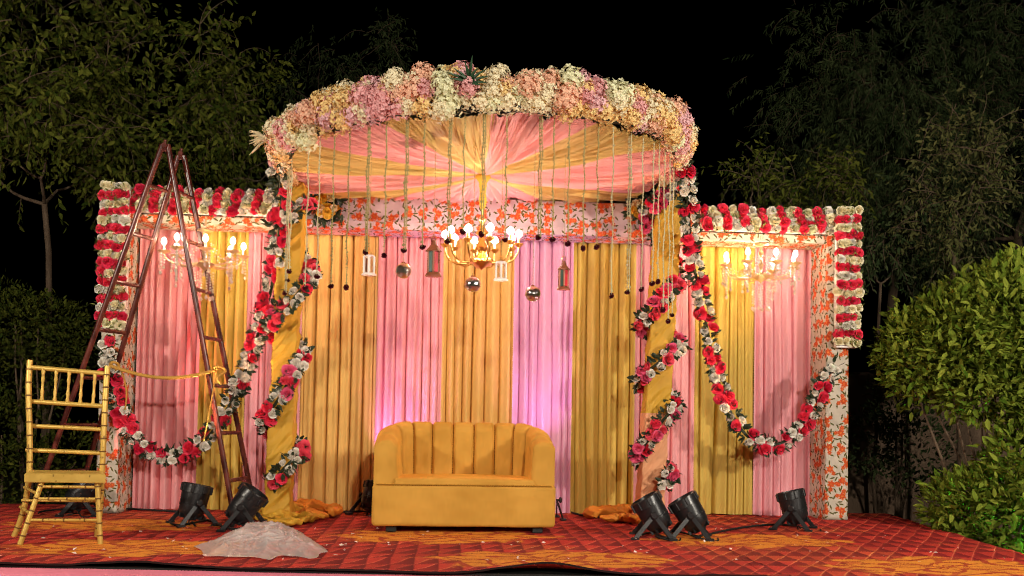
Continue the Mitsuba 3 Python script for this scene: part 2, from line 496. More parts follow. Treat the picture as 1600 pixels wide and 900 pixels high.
Z += (0.012 * meshkit.noise(np.stack([X * 3, 0 * X, 0 * X + 5], -1))) * np.exp(-((Y - Yf) / 0.05) ** 2)
cp = np.stack([X, Y, Z], -1)
cv, cf = sheet(cp)
ck = solo('carpet', (cv, cf), 'carpet_pile', 'red patterned carpet with orange medallions spread over the stage', 'carpet', smooth=True)
e0 = cp[:, 0]
lip = np.stack([e0, e0 + [0, 0.008, -0.012]], 1)
add('dark_edge_strip', sheet(lip), 'carpet_back', ck, smooth=True)  # dark strip just below the front edge of the carpet

solo('boundary_wall', box(at(1326, 600, 10.6)[0] - 3.5, at(1326, 600, 10.6)[0] + 8, 10.6, 10.85, -0.6, 1.42, 0.02), 'wall_plaster', 'weathered brown boundary wall behind the right end of the backdrop', 'wall')

# ------------------------------------------------------------------ backdrop frame (floral cloth on columns and header)
def cloth_box(x0, x1, y0, y1, z0, z1, nx_, nz_, amp, seed, faces='front', du=0.0):
    """front and inner faces of a clothed box, slightly rumpled; returns mesh and uv in metres"""
    loop = [(x0, y1), (x0, y0), (x1, y0), (x1, y1), (x0, y1)]
    pts, s = [], 0.0
    segs = [max(2, int(nx_ * (abs(loop[i + 1][0] - loop[i][0]) + abs(loop[i + 1][1] - loop[i][1])) / (x1 - x0))) for i in range(4)]
    path, arc = [], []
    for i in range(4):
        for k in range(segs[i]):
            t = k / segs[i]
            path.append([loop[i][0] + t * (loop[i + 1][0] - loop[i][0]), loop[i][1] + t * (loop[i + 1][1] - loop[i][1])])
    path.append(list(loop[4]))
    path = np.array(path)
    arc = np.concatenate([[0], np.cumsum(np.linalg.norm(np.diff(path, axis=0), axis=1))])
    zz = np.linspace(z0, z1, nz_)
    A, Zz = np.meshgrid(arc, zz, indexing='ij')
    c = np.array([(x0 + x1) / 2, (y0 + y1) / 2])
    d = path - c
    d = d / (np.linalg.norm(d, axis=1, keepdims=True) + 1e-9)
    q = meshkit.fbm(np.stack([A * 9 + Zz * 7, Zz * 5 - A * 4, 0 * A + seed], -1), 3) - 0.5
    q[-1] = q[0]
    P = np.stack([path[:, None, 0] + d[:, None, 0] * q * amp, path[:, None, 1] + d[:, None, 1] * q * amp, Zz], -1)
    P[:, 0, 2], P[:, -1, 2] = z0, z1
    m = sheet(P)
    uv = np.stack([A + du, Zz], -1).reshape(-1, 2)
    nb = len(m[0])
    capz = []
    v, f = m
    # lid and bottom so that the box is closed
    for jj, zc in ((0, z0), (nz_ - 1, z1)):
        ids = np.arange(len(path)) * nz_ + jj
        v = np.vstack([v, [[c[0], c[1], zc]]]); uv = np.vstack([uv, [[c[0] * 1.0, c[1]]]])
        k = len(v) - 1
        tri = np.stack([np.full(len(ids) - 1, k), ids[:-1], ids[1:]], 1)
        f = np.vstack([f, tri if jj else tri[:, ::-1]])
    return (v, f), uv


YC = 8.02                     # front of the columns
HB, HT = 2.39, 2.685
frame = thing('backdrop_frame', 'wide stage backdrop frame wrapped in cream cloth printed with orange flowers', 'backdrop frame')
xl0, xl1 = at(154, 640, YC)[0], at(187, 640, YC)[0]
xr0, xr1 = at(1290, 680, YC)[0], at(1325, 680, YC)[0]
m, uv = cloth_box(xl0, xl1, YC, YB + 0.05, 0.0, HT, 10, 60, 0.014, 1)
add('column', m, 'floral_cloth', frame, smooth=True, uv=uv, label='left column of the backdrop frame')
m, uv = cloth_box(xr0, xr1, YC, YB + 0.05, 0.0, HT, 10, 60, 0.014, 2, du=3.3)
add('column', m, 'floral_cloth', frame, smooth=True, uv=uv, label='right column of the backdrop frame')
xp0, xp1 = at(452, 340, 8.1)[0], at(1040, 340, 8.1)[0]
for (a, b, y0, dz, lab) in ((xl1 + 0.003, xp0 - 0.003, 8.08, 0, 'left header'), (xp0, xp1, 8.06, 0.0, 'middle header'), (xp1 + 0.003, xr0 - 0.003, 8.08, 0, 'right header')):
    # a header is a box lying along x: build it upright in (z) with uv turned
    nx_, nz_ = int((b - a) * 40), 10
    per = np.array([(y0, HB + 0.07), (y0, HT), (YB, HT), (YB, HB), (y0 - 0.03, HB), (y0 - 0.035, HB + 0.066), (y0, HB + 0.07)])
    arc = np.concatenate([[0], np.cumsum(np.linalg.norm(np.diff(per, axis=0), axis=1))])
    s = np.unique(np.concatenate([arc, np.linspace(0, arc[-1], 40)]))
    py, pz = np.interp(s, arc, per[:, 0]), np.interp(s, arc, per[:, 1])
    Xg, S = np.meshgrid(np.linspace(a, b, nx_), s, indexing='ij')
    q = (meshkit.fbm(np.stack([Xg * 10, S * 9 + Xg * 3, 0 * Xg + a], -1), 3) - 0.5) * 0.018
    q[:, -1] = q[:, 0]
    P = np.stack([Xg, py[None] + q, pz[None] + 0 * Xg], -1)
    add('header', sheet(P), 'floral_violet_lit' if 'middle' in lab else 'floral_cloth', frame, smooth=True, uv=np.stack([Xg + 7, S], -1).reshape(-1, 2), label=lab + ' of the backdrop frame')

# ------------------------------------------------------------------ curtains
def curtain(px0, px1, ref, bsdf, pleats, seed, label, y=YB, amp=0.088):
    x0, x1 = at(px0, ref, y)[0], at(px1, ref, y)[0]
    nu, nz = pleats * 18 + 1, 26
    u = np.linspace(0, 1, nu)
    q = np.random.default_rng(900 + seed)
    wd = np.exp(q.normal(0, 0.38, pleats)); wd = np.concatenate([[0], np.cumsum(wd)]) / wd.sum()
    ph = np.interp(u, wd, np.arange(pleats + 1.0))
    jit = 0.0 * ph
    w = np.minimum(1, np.minimum(u, 1 - u) * pleats * 1.2)
    z = np.linspace(0.006, HB + 0.12, nz)
    PH, Zg = np.meshgrid(ph + jit * w, z, indexing='ij')
    wob = (meshkit.noise(np.stack([PH * 0.8, Zg * 0.9, 0 * PH + seed], -1)) - 0.5)
    ph2 = PH + 0.22 * wob * w[:, None]
    ridge = np.abs(np.cos(np.pi * ph2)) ** (0.6 + 0.5 * meshkit.noise(np.stack([np.floor(ph2 + 0.5) * 2.3, 0 * Zg, 0 * PH + seed * 1.3], -1)))
    A = amp * (0.30 + 1.15 * meshkit.noise(np.stack([np.floor(ph2 + 0.5) * 1.7, Zg * 0.35, 0 * PH + seed * 2.1], -1)))
    Yg = y + A * (1 - ridge) - 0.012 * np.sin(2 * np.pi * ph2 * 2.0 + seed) * ridge + 0.01 * wob
    Xg = x0 + (x1 - x0) * u[:, None] + 0.012 * np.sin(np.pi * ph2 * 2) + 0 * Zg
    Xg[0], Xg[-1] = x0, x1
    crease = meshkit.fbm(np.stack([Xg * 6 + Zg * 2.2, Zg * 3.2 - Xg * 1.5, 0 * Xg + seed * 4.4], -1), 3) - 0.5
    Yg = Yg + 0.010 * crease
    Zg = Zg - (Zg < 0.02) * 0.0 + (Zg < 0.01) * 0.014 * (meshkit.noise(np.stack([PH * 0.6, 0 * PH, 0 * PH + seed], -1)))
    solo('curtain', sheet(np.stack([Xg, Yg, Zg], -1)), bsdf, label, 'curtain', group=None, smooth=True)


CURT = [
    (214, 312, 560, 'pink_cloth', 7, 'salmon pink pleated curtain at the far left behind the ladder'),
    (312, 384, 560, 'gold_cloth', 5, 'mustard pleated curtain hanging behind the right legs of the ladder'),
    (384, 432, 560, 'rose_cloth', 4, 'narrow pink curtain left of the left canopy post'),
    (432, 470, 560, 'rose_cloth', 3, 'thin strip of pink curtain behind the left canopy post'),
    (470, 588, 560, 'amber_cloth', 7, 'golden curtain between the left canopy post and the first pink middle curtain'),
    (588, 690, 560, 'pink_cloth', 7, 'bright pink curtain behind the left half of the sofa'),
    (690, 801, 560, 'amber_cloth', 7, 'orange gold curtain in the middle behind the brass chandelier'),
    (801, 894, 560, 'lilac_lit_pink', 6, 'pink curtain with lilac light painted in, behind the right end of the sofa'),
    (894, 992, 560, 'gold_cloth', 6, 'mustard curtain between the lilac tinted curtain and the right canopy post'),
    (992, 1040, 560, 'rose_cloth', 3, 'narrow pink curtain behind the right canopy post'),
    (1040, 1086, 560, 'pink_cloth', 3, 'narrow pink curtain just right of the right canopy post'),
    (1086, 1178, 560, 'gold_cloth', 6, 'golden curtain under the left side of the right crystal chandelier'),
    (1178, 1274, 560, 'rose_cloth', 6, 'dusty pink curtain at the far right end of the backdrop'),
]
for i, (a, b, ref, bs, pl, lab) in enumerate(CURT):
    curtain(a, b, ref, bs, pl, i + 1, lab)

# ------------------------------------------------------------------ flower shapes, shared by all copies
def petal(w, l, cup, curl, n=4, m=4):
    """one broad round-tipped petal rooted at the origin, growing along +x and rising in z"""
    t = np.linspace(0, 1, m)[:, None]; s = np.linspace(-1, 1, n)[None]
    wid = w * (0.30 + 0.70 * np.sin(np.pi / 2 * np.clip(t * 1.25, 0, 1)))
    x = l * t * (1 - 0.30 * s * s * t)
    y = wid * s * (1 - 0.10 * t * t)
    z = cup * l * t * t + 0.35 * wid * s * s - curl * l * np.clip(t - 0.6, 0, 1) ** 2 * 2
    return sheet(np.stack([x + 0 * s, y + 0 * t, z + 0 * s], -1))


def rose(seed, R=1.0):
    """a full round bloom: outer petals cupped round a tight ruffled centre"""
    r = np.random.default_rng(seed)
    ms = []
    op = (0.0, 0.15, -0.12, 0.25, 0.05, 0.2, -0.05)[seed % 7]; sq = r.uniform(0.9, 1.1)
    for cnt, tilt, l, w, base, root in ((6, 0.10, 0.98, 0.56, -0.34, 0.05), (6, 0.50, 0.92, 0.52, -0.18, 0.10), (6, 0.86, 0.80, 0.46, -0.06, 0.13), (5, 1.15, 0.72, 0.36, 0.02, 0.12), (3, 1.38, 0.66, 0.26, 0.06, 0.06)):
        off = r.uniform(0, 6)
        for k in range(cnt):
            v, f = petal(w * r.uniform(0.9, 1.15), l * r.uniform(0.9, 1.08), 0.42, 0.5 + 0.5 * r.random())
            a = tilt + op * 0.7 + r.normal(0, 0.11)
            Ry = np.array([[math.cos(a), 0, -math.sin(a)], [0, 1, 0], [math.sin(a), 0, math.cos(a)]])
            v = v @ Ry.T + [root, 0, base]
            v = v + r.normal(0, 0.025, v.shape)
            ms.append((v @ spin(off + k * 2 * np.pi / cnt + r.normal(0, 0.12)).T * R * [sq, 1 / sq, 1.0], f))
    return cat(ms)


def hydrangea(seed, n=84):
    """a ball of four-petalled florets, radius about 1"""
    r = np.random.default_rng(seed)
    ms = []
    for i in range(n):
        zz = 1 - 1.45 * (i + 0.5) / n
        a = i * 2.39996 + r.normal(0, 0.15)
        d = np.array([math.sqrt(max(0, 1 - zz * zz)) * math.cos(a), math.sqrt(max(0, 1 - zz * zz)) * math.sin(a), zz])
        d = d + r.normal(0, 0.10, 3); d /= np.linalg.norm(d)
        B = basis(d) @ spin(r.uniform(0, 6))
        sz = r.uniform(0.15, 0.26)
        c = d * r.uniform(0.72, 1.16)
        for k in range(4):
            q = spin(k * np.pi / 2 + r.normal(0, 0.12))
            v = np.array([[0, 0, 0], [0.55, 0.46, 0.2], [1.1, 0.05, r.uniform(-0.2, 0.75)], [0.55, -0.46, 0.2]]) * sz
            ms.append((v @ q.T @ B.T + c, np.array([[0, 3, 2], [0, 2, 1]])))
    ms.append((trimesh.creation.icosphere(1, 0.66).vertices * 1.0, trimesh.creation.icosphere(1, 0.66).faces))
    return cat(ms)


def shape(mesh, bsdf, smooth=True):
    return mikit.ply(mesh, bsdf, smooth=smooth)


ROSES = [rose(i) for i in range(7)]
HYDR = [hydrangea(20 + i) for i in range(4)]
_cache = {}


def kindof(meshes, i, bsdf):
    k = (id(meshes), i, bsdf)
    if k not in _cache:
        _cache[k] = shape(meshes[i], bsdf)
    return _cache[k]


LEAF_V = np.array([[0, 0, 0], [0.32, 0.2, 0.05], [0.32, -0.2, 0.05], [0.36, 0, -0.03], [0.72, 0.15, -0.0], [0.72, -0.15, -0.0], [1.0, 0, -0.10]])
LEAF_F = np.array([[0, 3, 1], [0, 2, 3], [1, 3, 4], [3, 6, 4], [2, 5, 3], [3, 5, 6]])
LEAF2_V = np.array([[0, 0, 0], [0.45, 0.24, 0.05], [0.45, -0.24, 0.05], [1.0, 0, -0.1]])
LEAF2_F = np.array([[0, 2, 3], [0, 3, 1]])


def leaves(pos, direc, size, r, narrow=1.0, template=(LEAF_V, LEAF_F), upbias=None):
    """many leaves as one mesh, uv.x a random number per leaf"""
    pos, direc = np.asarray(pos, float), np.asarray(direc, float)
    n = len(pos)
    d = direc / (np.linalg.norm(direc, axis=1, keepdims=True) + 1e-9)
    ref = r.normal(0, 1, (n, 3)) if upbias is None else r.normal(0, 0.6, (n, 3)) + upbias
    z = ref - d * (ref * d).sum(1, keepdims=True); z /= np.linalg.norm(z, axis=1, keepdims=True) + 1e-9
    y = np.cross(z, d)
    V0, F0 = template
    s = np.broadcast_to(np.asarray(size, float), (n,))
    v = pos[:, None] + s[:, None, None] * (V0[None, :, :1] * d[:, None] + narrow * V0[None, :, 1:2] * y[:, None] + V0[None, :, 2:] * z[:, None])
    f = F0[None] + (np.arange(n) * len(V0))[:, None, None]
    uv = np.repeat(np.stack([r.random(n), r.random(n)], 1), len(V0), 0)
    return (v.reshape(-1, 3), f.reshape(-1, 3)), uv


def rand_face(r, toward, spread=0.35):
    d = np.asarray(toward, float) + r.normal(0, spread, 3)
    return basis(d) @ spin(r.uniform(0, 6.28))


# ------------------------------------------------------------------ rose panels on the backdrop
def rose_panel(label, rows, cols, P0, du, dv, R, striped, r, boardbox):
    """rows x cols roses; P0 the first, du per column, dv per row"""
    t = thing('rose_panel', label, 'flower panel', group=None)
    add('board', boardbox, 'white_paint', t)
    lp, ld = [], []
    for i in range(rows):
        for j in range(cols):
            c = striped(i, j) if r.random() > 0.05 else int(r.integers(2))
            bs = [('red_petal', 'crimson_petal', 'red_petal'), ('cream_petal', 'white_petal', 'green_cream')][c][r.choice(3, p=[0.5, 0.25, 0.25])]
            p = P0 + du * (j + r.normal(0, 0.12)) + dv * (i + r.normal(0, 0.08) + 0.12 * math.sin(j * 1.3 + i * 0.6)) + np.array([0, r.normal(0, 0.014), 0])
            put('rose', kindof(ROSES, int(r.integers(7)), bs), t, mat(rand_face(r, (0.0, -1, 0.1), 0.30), p, R * r.uniform(0.86, 1.14)))
            for q in range(6 if r.random() < 0.5 else 2):
                lp.append(p + du * r.uniform(-0.6, 0.6) + dv * r.uniform(-0.6, 0.6) + np.array([0, -0.01, 0])); ld.append(r.normal(0, 1, 3) + [0, -0.9, 0])
    m, uv = leaves(lp, ld, 0.05, r, 0.6, (LEAF2_V, LEAF2_F))
    add('filler_leaves', m, 'filler_leaf', t, kind='stuff')
    return t


r = np.random.default_rng(11)
YFL = 7.93
RO = 0.050
# columns: rows alternate red and cream
for side in (0, 1):
    a, b = ((150, 203), (1304, 1349))[side]
    yl = YFL
    ztop, zbot = 2.705, 1.485
    xa, xb = at(a, 400, yl)[0] + RO, at(b, 400, yl)[0] - RO
    rows = 17
    P0 = np.array([xa, yl, ztop - RO]); du = np.array([(xb - xa) / 3, 0, 0]); dv = np.array([0, 0, -(ztop - zbot - 2 * RO) / (rows - 1)])
    rose_panel(('tall panel of red and cream rose rows on the left column', 'tall panel of red and cream rose rows on the right column')[side],
               rows, 4, P0, du, dv, RO, lambda i, j: (i + 1) % 2, r, box(xa - 0.02, xb + 0.02, yl + 0.025, YC - 0.012, zbot + 0.0, ztop - 0.04, 0.004))
# headers: slanting stripes
for side in (0, 1):
    yl = 8.0
    a, b = ((206, 430), (1090, 1300))[side]
    xa, xb = at(a, 320, yl)[0] + RO, at(b, 350, yl)[0] - RO
    ztop, zbot = 2.70, 2.45
    cols = int((xb - xa) / 0.073)
    P0 = np.array([xa, yl, ztop - RO]); sgn = (-1, 1)[side]
    du = np.array([(xb - xa) / (cols - 1), 0, 0]); dv = np.array([sgn * 0.016, 0, -(ztop - zbot - 2 * RO) / 3])
    rose_panel(('slanting red and cream rose stripes along the left header', 'slanting red and cream rose stripes along the right header')[side],
               4, cols, P0, du, dv, RO, lambda i, j: j % 2, r, box(xa - 0.01, xb + 0.01, yl + 0.025, 8.066, zbot + 0.02, ztop - 0.05, 0.003))

# ------------------------------------------------------------------ canopy
canopy = thing('flower_canopy', 'round draped canopy on two mustard posts with a thick rim of mixed pastel flowers', 'canopy')
CC = at(755, 270, 7.2); CX, CY = CC[0], 7.2
ZR, BA, BF, BB = 2.70, 1.42, 1.36, 1.0


def tilt(x):
    return 0.035 * (x - CX)


def rim(th, k=1.0):
    c, s = np.cos(th), np.sin(th)
    q = np.where(s > 0, 1.0, (np.abs(c) ** 5.0 + np.abs(s) ** 5.0) ** (-1 / 5.0))      # the back half is squarer
    b = np.where(s > 0, BF, BB)
    return np.stack([CX + BA * c * k * q, CY - b * s * k * q, 0 * c], -1)


GORES = [(-35, -5, 'canopy_gold'), (-5, 28, 'canopy_pink'), (28, 62, 'canopy_gold'), (62, 90, 'canopy_pink'), (90, 119, 'canopy_gold'), (119, 148, 'canopy_pink'), (148, 182, 'canopy_gold'),
         (182, 214, 'canopy_pink'), (214, 240, 'canopy_gold'), (240, 293, 'canopy_pink'), (293, 325, 'canopy_gold')]
GORES[0] = (-35, -5, 'canopy_pink'); GORES[1] = (-5, 28, 'canopy_pink')
for gi, (a0, a1, bs) in enumerate(GORES):
    na, nr = int((a1 - a0) * 8), 34
    th = np.radians(np.linspace(a0 - 0.4, a1 + 0.4, na))
    k = np.linspace(0.025, 1.0, nr)
    TH, K = np.meshgrid(th, k, indexing='ij')
    P = rim(TH, K)
    n1 = 1 - np.abs(2 * meshkit.noise(np.stack([TH * 13 + 0.5 * np.sin(K * 3 + gi), K * 1.1, 0 * TH + gi], -1)) - 1) - 0.5
    n2 = 1 - np.abs(2 * meshkit.noise(np.stack([TH * 34 + 0.4 * np.sin(K * 5), K * 1.6, 0 * TH + gi * 5], -1)) - 1) - 0.5
    sag = -0.055 * np.sin(np.pi * np.clip(K, 0, 1)) * (np.sin(np.pi * (TH - th[0]) / (th[-1] - th[0]))) ** 0.5
    n3 = 1 - np.abs(2 * meshkit.noise(np.stack([TH * 75 + 0.3 * np.sin(K * 6), K * 2.2, 0 * TH + gi * 9], -1)) - 1) - 0.5
    edge = np.sin(np.pi * np.clip((TH - th[0]) / (th[-1] - th[0]), 0, 1)) ** 0.4
    n1, n2 = n1 * edge, n2 * (0.3 + 0.7 * edge)
    P[..., 2] = ZR + tilt(P[..., 0]) - 0.03 * (1 - K) - 0.02 * np.clip(-np.sin(TH), 0, 1) * K ** 2 + sag + n3 * 0.028 * K ** 0.8 + n1 * 0.19 * K ** 0.8 * (1.25 - K) + n2 * 0.085 * K ** 0.8 * (1.3 - K)
    add('fabric_panel', sheet(P), bs, canopy, smooth=True, label=('mustard' if 'gold' in bs else 'pink') + ' gathered fabric panel of the canopy ceiling')
# frame ring above the fabric, under the flowers
th = np.linspace(0, 2 * np.pi, 73)
ringp = rim(th, 1.01); ringp[:, 2] = ZR + 0.05 + tilt(ringp[:, 0])
add('frame_ring', tube(ringp, 0.035, 8, cap=False), 'dark_wood', canopy, smooth=True)
# hub: gathered knot and gold rod down to the chandelier
hubz = ZR - 0.03
add('hub', lathe([(0.0, 0.03), (0.05, 0.02), (0.06, -0.02), (0.03, -0.06), (0.022, -0.14), (0.03, -0.2), (0.018, -0.26), (0.0, -0.27)], 14, (CX, CY, hubz)), 'post_cloth', canopy, smooth=True)
for k in range(4):
    aa = k * np.pi / 2 + 0.02
    e = rim(np.array([aa]), 0.99)[0]
    add('spoke', bar((CX, CY, ZR + 0.09), (e[0], e[1], ZR + 0.09 + tilt(e[0])), 0.014, 6), 'dark_wood', canopy)
# flower heads along the front rim, three to four rows deep
COLS = ['hydrangea_cream', 'hydrangea_yellow', 'hydrangea_peach', 'hydrangea_rose', 'hydrangea_mauve', 'hydrangea_pale']
r = np.random.default_rng(5)
heads = []
for a in np.arange(-14, 195, 3.35):
    for q, (dn, dz, w) in enumerate(((0.05, 0.055, 1.0), (0.10, 0.115, 1.0), (0.06, 0.18, 1.0), (-0.03, 0.215, 1.0))):
        edge = min(a + 14, 195 - a) / 25.0
        if q == 3 and r.random() < 0.3: continue
        if edge < 0.5 and q in (2,) and r.random() < 0.4: continue
        heads.append((a + r.normal(0, 0.8) + (1.6 if q % 2 else 0), dn + r.normal(0, 0.02), dz * (0.6 + 0.5 * min(edge, 1)) + r.normal(0, 0.018)))
clusters = {}
for a, dn, dz in heads:
    thh = math.radians(a)
    p = rim(np.array([thh]), 1.0)[0]
    out = np.array([math.cos(thh) / BA, -math.sin(thh) / (BF if math.sin(thh) > 0 else BB), 0]); out /= np.linalg.norm(out)
    p = p + out * dn
    p[2] = ZR + dz + tilt(p[0])
    ck = (int(a // 7), int(dz > 0.13))
    if ck not in clusters:
        clusters[ck] = r.choice(6, p=[0.26, 0.2, 0.14, 0.13, 0.14, 0.13])
    ci = clusters[ck] if r.random() < 0.36 else r.choice(6, p=[0.31, 0.24, 0.11, 0.10, 0.12, 0.12])
    if r.random() < 0.06: ci = 2
    face = out * 0.9 + np.array([0, -0.35, (dz - 0.09) * 4])
    put('flower_head', kindof(HYDR, int(r.integers(4)), COLS[ci]), canopy, mat(rand_face(r, face, 0.2), p, r.uniform(0.058, 0.084)))
# green spiky sprig on top and dry palm tuft at the left end
pt = at(733, 128, CY - BF - 0.12)
sp = [tube([pt, pt + np.array([dx * 0.5, -0.06, dz * 0.6]), pt + np.array([dx, -0.09, dz])], [0.011, 0.009, 0.001], 5) for dx, dz in
      ((-0.14, 0.02), (-0.12, -0.015), (-0.10, 0.05), (0.12, 0.01), (0.11, -0.03), (0.10, 0.05), (0.015, 0.13), (-0.03, 0.09), (0.05, 0.06), (-0.06, 0.01), (0.07, -0.05))]
add('green_sprig', cat(sp), 'palm_leaf', canopy)
pt = at(420, 218, CY - 0.12)
sp = []
for k in range(16):
    a = np.array([-0.10 - 0.05 * r.random(), r.normal(0, 0.04), r.uniform(-0.12, 0.06)])
    sp.append(tube([pt, pt + a * 0.55 + [0, 0, 0.015], pt + a], [0.007, 0.009, 0.002], 4))
add('dry_tuft', cat(sp), 'dry_leaf', canopy)


# posts: box wrapped in gathered cloth
def post(pxt, pyt, pxb, pyb, wpx, lower, seed):
    base = floor(pxb, pyb)
    YP = base[1]
    top = at(pxt, pyt, YP); top[2] = ZR - 0.0 + tilt(top[0])
    t0 = at(pxt, pyt, YP)
    f = (top[2] - base[2]) / (t0[2] - base[2])
    top[0] = base[0] + (t0[0] - base[0]) * f
    w = wpx * YP / FOC / 2
    path = np.array([(-w, 0.09), (-w, -0.07), (w, -0.07), (w, 0.09), (-w, 0.09)])
    arc = np.concatenate([[0], np.cumsum(np.linalg.norm(np.diff(path, axis=0), axis=1))])
    s = np.linspace(0, arc[-1], 61)
    qx, qy = np.interp(s, arc, path[:, 0]), np.interp(s, arc, path[:, 1])
    zz = np.linspace(0, 1, 150)
    S, ZZ = np.meshgrid(s, zz, indexing='ij')
    L = top[2] - base[2]
    dia = meshkit.fbm(np.stack([S * 3 + ZZ * L * 2.2, ZZ * L * 14 - S * 16, 0 * S + seed], -1), 3) - 0.5
    dia[-1] = dia[0]
    rdg = (1 - np.abs(2 * meshkit.fbm(np.stack([S * 2 + ZZ * L * 1.5, ZZ * L * 11 - S * 13, 0 * S + seed * 3.3], -1), 2) - 1)) ** 2 * 1.2 - 0.5
    rdg[-1] = rdg[0]
    tight = 0.6 + 0.4 * np.abs(np.sin(ZZ * 9 + seed))
    flare = 1 + 0.25 * np.clip(0.06 - ZZ, 0, 1) / 0.06
    cx, cy = base[0] + (top[0] - base[0]) * ZZ, YP + 0.0 * ZZ
    P = np.stack([cx + qx[:, None] * flare * (1 + rdg * 0.16), cy + qy[:, None] * flare * (1 + rdg * 0.45 * tight), base[2] + 0.012 + ZZ * (L - 0.012)], -1)
    bs = np.array(['post_cloth'] * 1)
    if lower:
        cut = int(150 * lower)
        add('post', sheet(P[:, cut - 1:]), 'post_cloth', canopy, smooth=True, label='right canopy post wrapped in mustard cloth')
        P2 = P[:, :cut].copy()
        add('post_wrap', sheet(P2), 'peach_cloth', canopy, smooth=True, label='peach cloth around the foot of the right post')
    else:
        add('post', sheet(P), 'post_cloth', canopy, smooth=True, label='left canopy post wrapped in mustard cloth')
    return base, top


pl_base, pl_top = post(460, 262, 434, 815, 36, 0, 3)
pr_base, pr_top = post(1046, 290, 1014, 818, 36, 0.33, 8)


def crumple_z(X, Y, seed, freqs):
    q = np.random.default_rng(seed)
    Z = 0 * X
    for f_ in freqs:
        for _ in range(3):
            a = q.uniform(0, np.pi)
            w_ = meshkit.noise(np.stack([X * f_ * 0.8, Y * f_ * 0.8, 0 * X + q.uniform(0, 50)], -1))
            t = f_ * (X * math.cos(a) + Y * math.sin(a)) + q.uniform(0, 9) + 0.9 * w_
            Z = Z + (1 - np.abs(2 * (t - np.floor(t)) - 1)) ** 1.4 / f_ * (0.25 + w_)
    return Z


def heap(name, pts, hz, bsdf, label, seed, lift=0.0):
    """a low crumpled heap of cloth from an outline on the floor"""
    pts = np.array([floor(*q) for q in pts])
    c = pts.mean(0)
    n = 160
    k = np.linspace(0, len(pts), n, endpoint=False)
    ext = np.vstack([pts, pts[:1]])
    o = np.stack([np.interp(k, np.arange(len(pts) + 1), ext[:, i]) for i in range(2)], 1)
    rr = np.linspace(0, 1, 60)
    K, Rr = np.meshgrid(np.arange(n), rr, indexing='ij')
    X = c[0] + (o[K, 0] - c[0]) * Rr; Y = c[1] + (o[K, 1] - c[1]) * Rr
    nz = meshkit.fbm(np.stack([X * 9, Y * 14, 0 * X + seed], -1), 4)
    rid = 1 - np.abs(2 * meshkit.fbm(np.stack([X * 6 + Y * 4, Y * 10 - X * 2, 0 * X + seed + 9], -1), 3) - 1)
    cz = crumple_z(X, Y, seed, (2.2, 4.5, 9.0))
    Z = 0.014 + hz * (1 - Rr ** 2.5) * (0.15 + 0.5 * nz) + 0.20 * (1 - Rr ** 3) * cz * (0.3 + nz) * 0.6 + 0.012 * nz
    return solo(name, sheet(np.stack([X, Y, Z], -1), close_u=True), bsdf, label, 'cloth', smooth=True)


def folds(label, bsdf, runs, seed, rad):
    """cloth lying in soft overlapping folds; runs: pixel polylines on the floor"""
    q = np.random.default_rng(seed)
    ms = []
    for i, (pts, r0, lift) in enumerate(runs):
        P = spline([floor(*p_) + [0, 0, 0.01] for p_ in pts], 0.012)
        n_ = len(P)
        s_ = np.linspace(0, 1, n_)
        P[:, 2] += lift * np.sin(np.pi * s_) + 0.018 * meshkit.noise(np.stack([s_ * 7, 0 * s_ + i, 0 * s_ + seed], -1))
        v, f = tube(P, r0 * (0.25 + np.sin(np.pi * np.clip(s_ * 0.92 + 0.05, 0, 1)) ** 0.6) * (0.7 + 0.6 * meshkit.noise(np.stack([s_ * 9, 0 * s_ + i * 3, 0 * s_ + seed], -1))), 22)
        cz = crumple_z(v[:, 0] + v[:, 2] * 1.5, v[:, 1] - v[:, 2], seed + i, (6.0, 13.0))
        v = v + np.stack([0 * cz, -0.3 * cz, 0.5 * cz], 1) * 0.55
        v[:, 2] = np.maximum(0.010 + (v[:, 2] - 0.0) * 0.5, 0.010)
        ms.append((v, f))
    return solo('cloth_heap', cat(ms), bsdf, label, 'cloth', smooth=True)


folds('mustard cloth spilling flat over the carpet at the foot of the left post', 'post_cloth',
      [([(398, 812), (430, 816), (470, 818), (505, 812)], 0.05, 0.0), ([(404, 820), (440, 823), (485, 820)], 0.04, 0.0), ([(408, 806), (430, 803), (462, 808), (480, 812)], 0.06, 0.02), ([(400, 815), (415, 808), (428, 800)], 0.05, 0.02), ([(420, 826), (450, 826), (470, 822)], 0.03, 0.0)], 3, 0.05)
folds('orange cloth twisted on the mustard cloth beside the left post', 'orange_cloth',
      [([(448, 808), (470, 804), (495, 805), (518, 812)], 0.06, 0.05), ([(455, 812), (485, 812), (510, 815)], 0.05, 0.02), ([(446, 803), (462, 799), (480, 801), (500, 808)], 0.055, 0.06)], 9, 0.05)
folds('orange cloth bunched on the carpet at the foot of the right post', 'orange_cloth',
      [([(928, 814), (950, 808), (975, 808), (1000, 815)], 0.06, 0.02), ([(940, 819), (965, 818), (1000, 824)], 0.05, 0.0), ([(955, 806), (985, 805), (1020, 814)], 0.06, 0.02)], 5, 0.05)

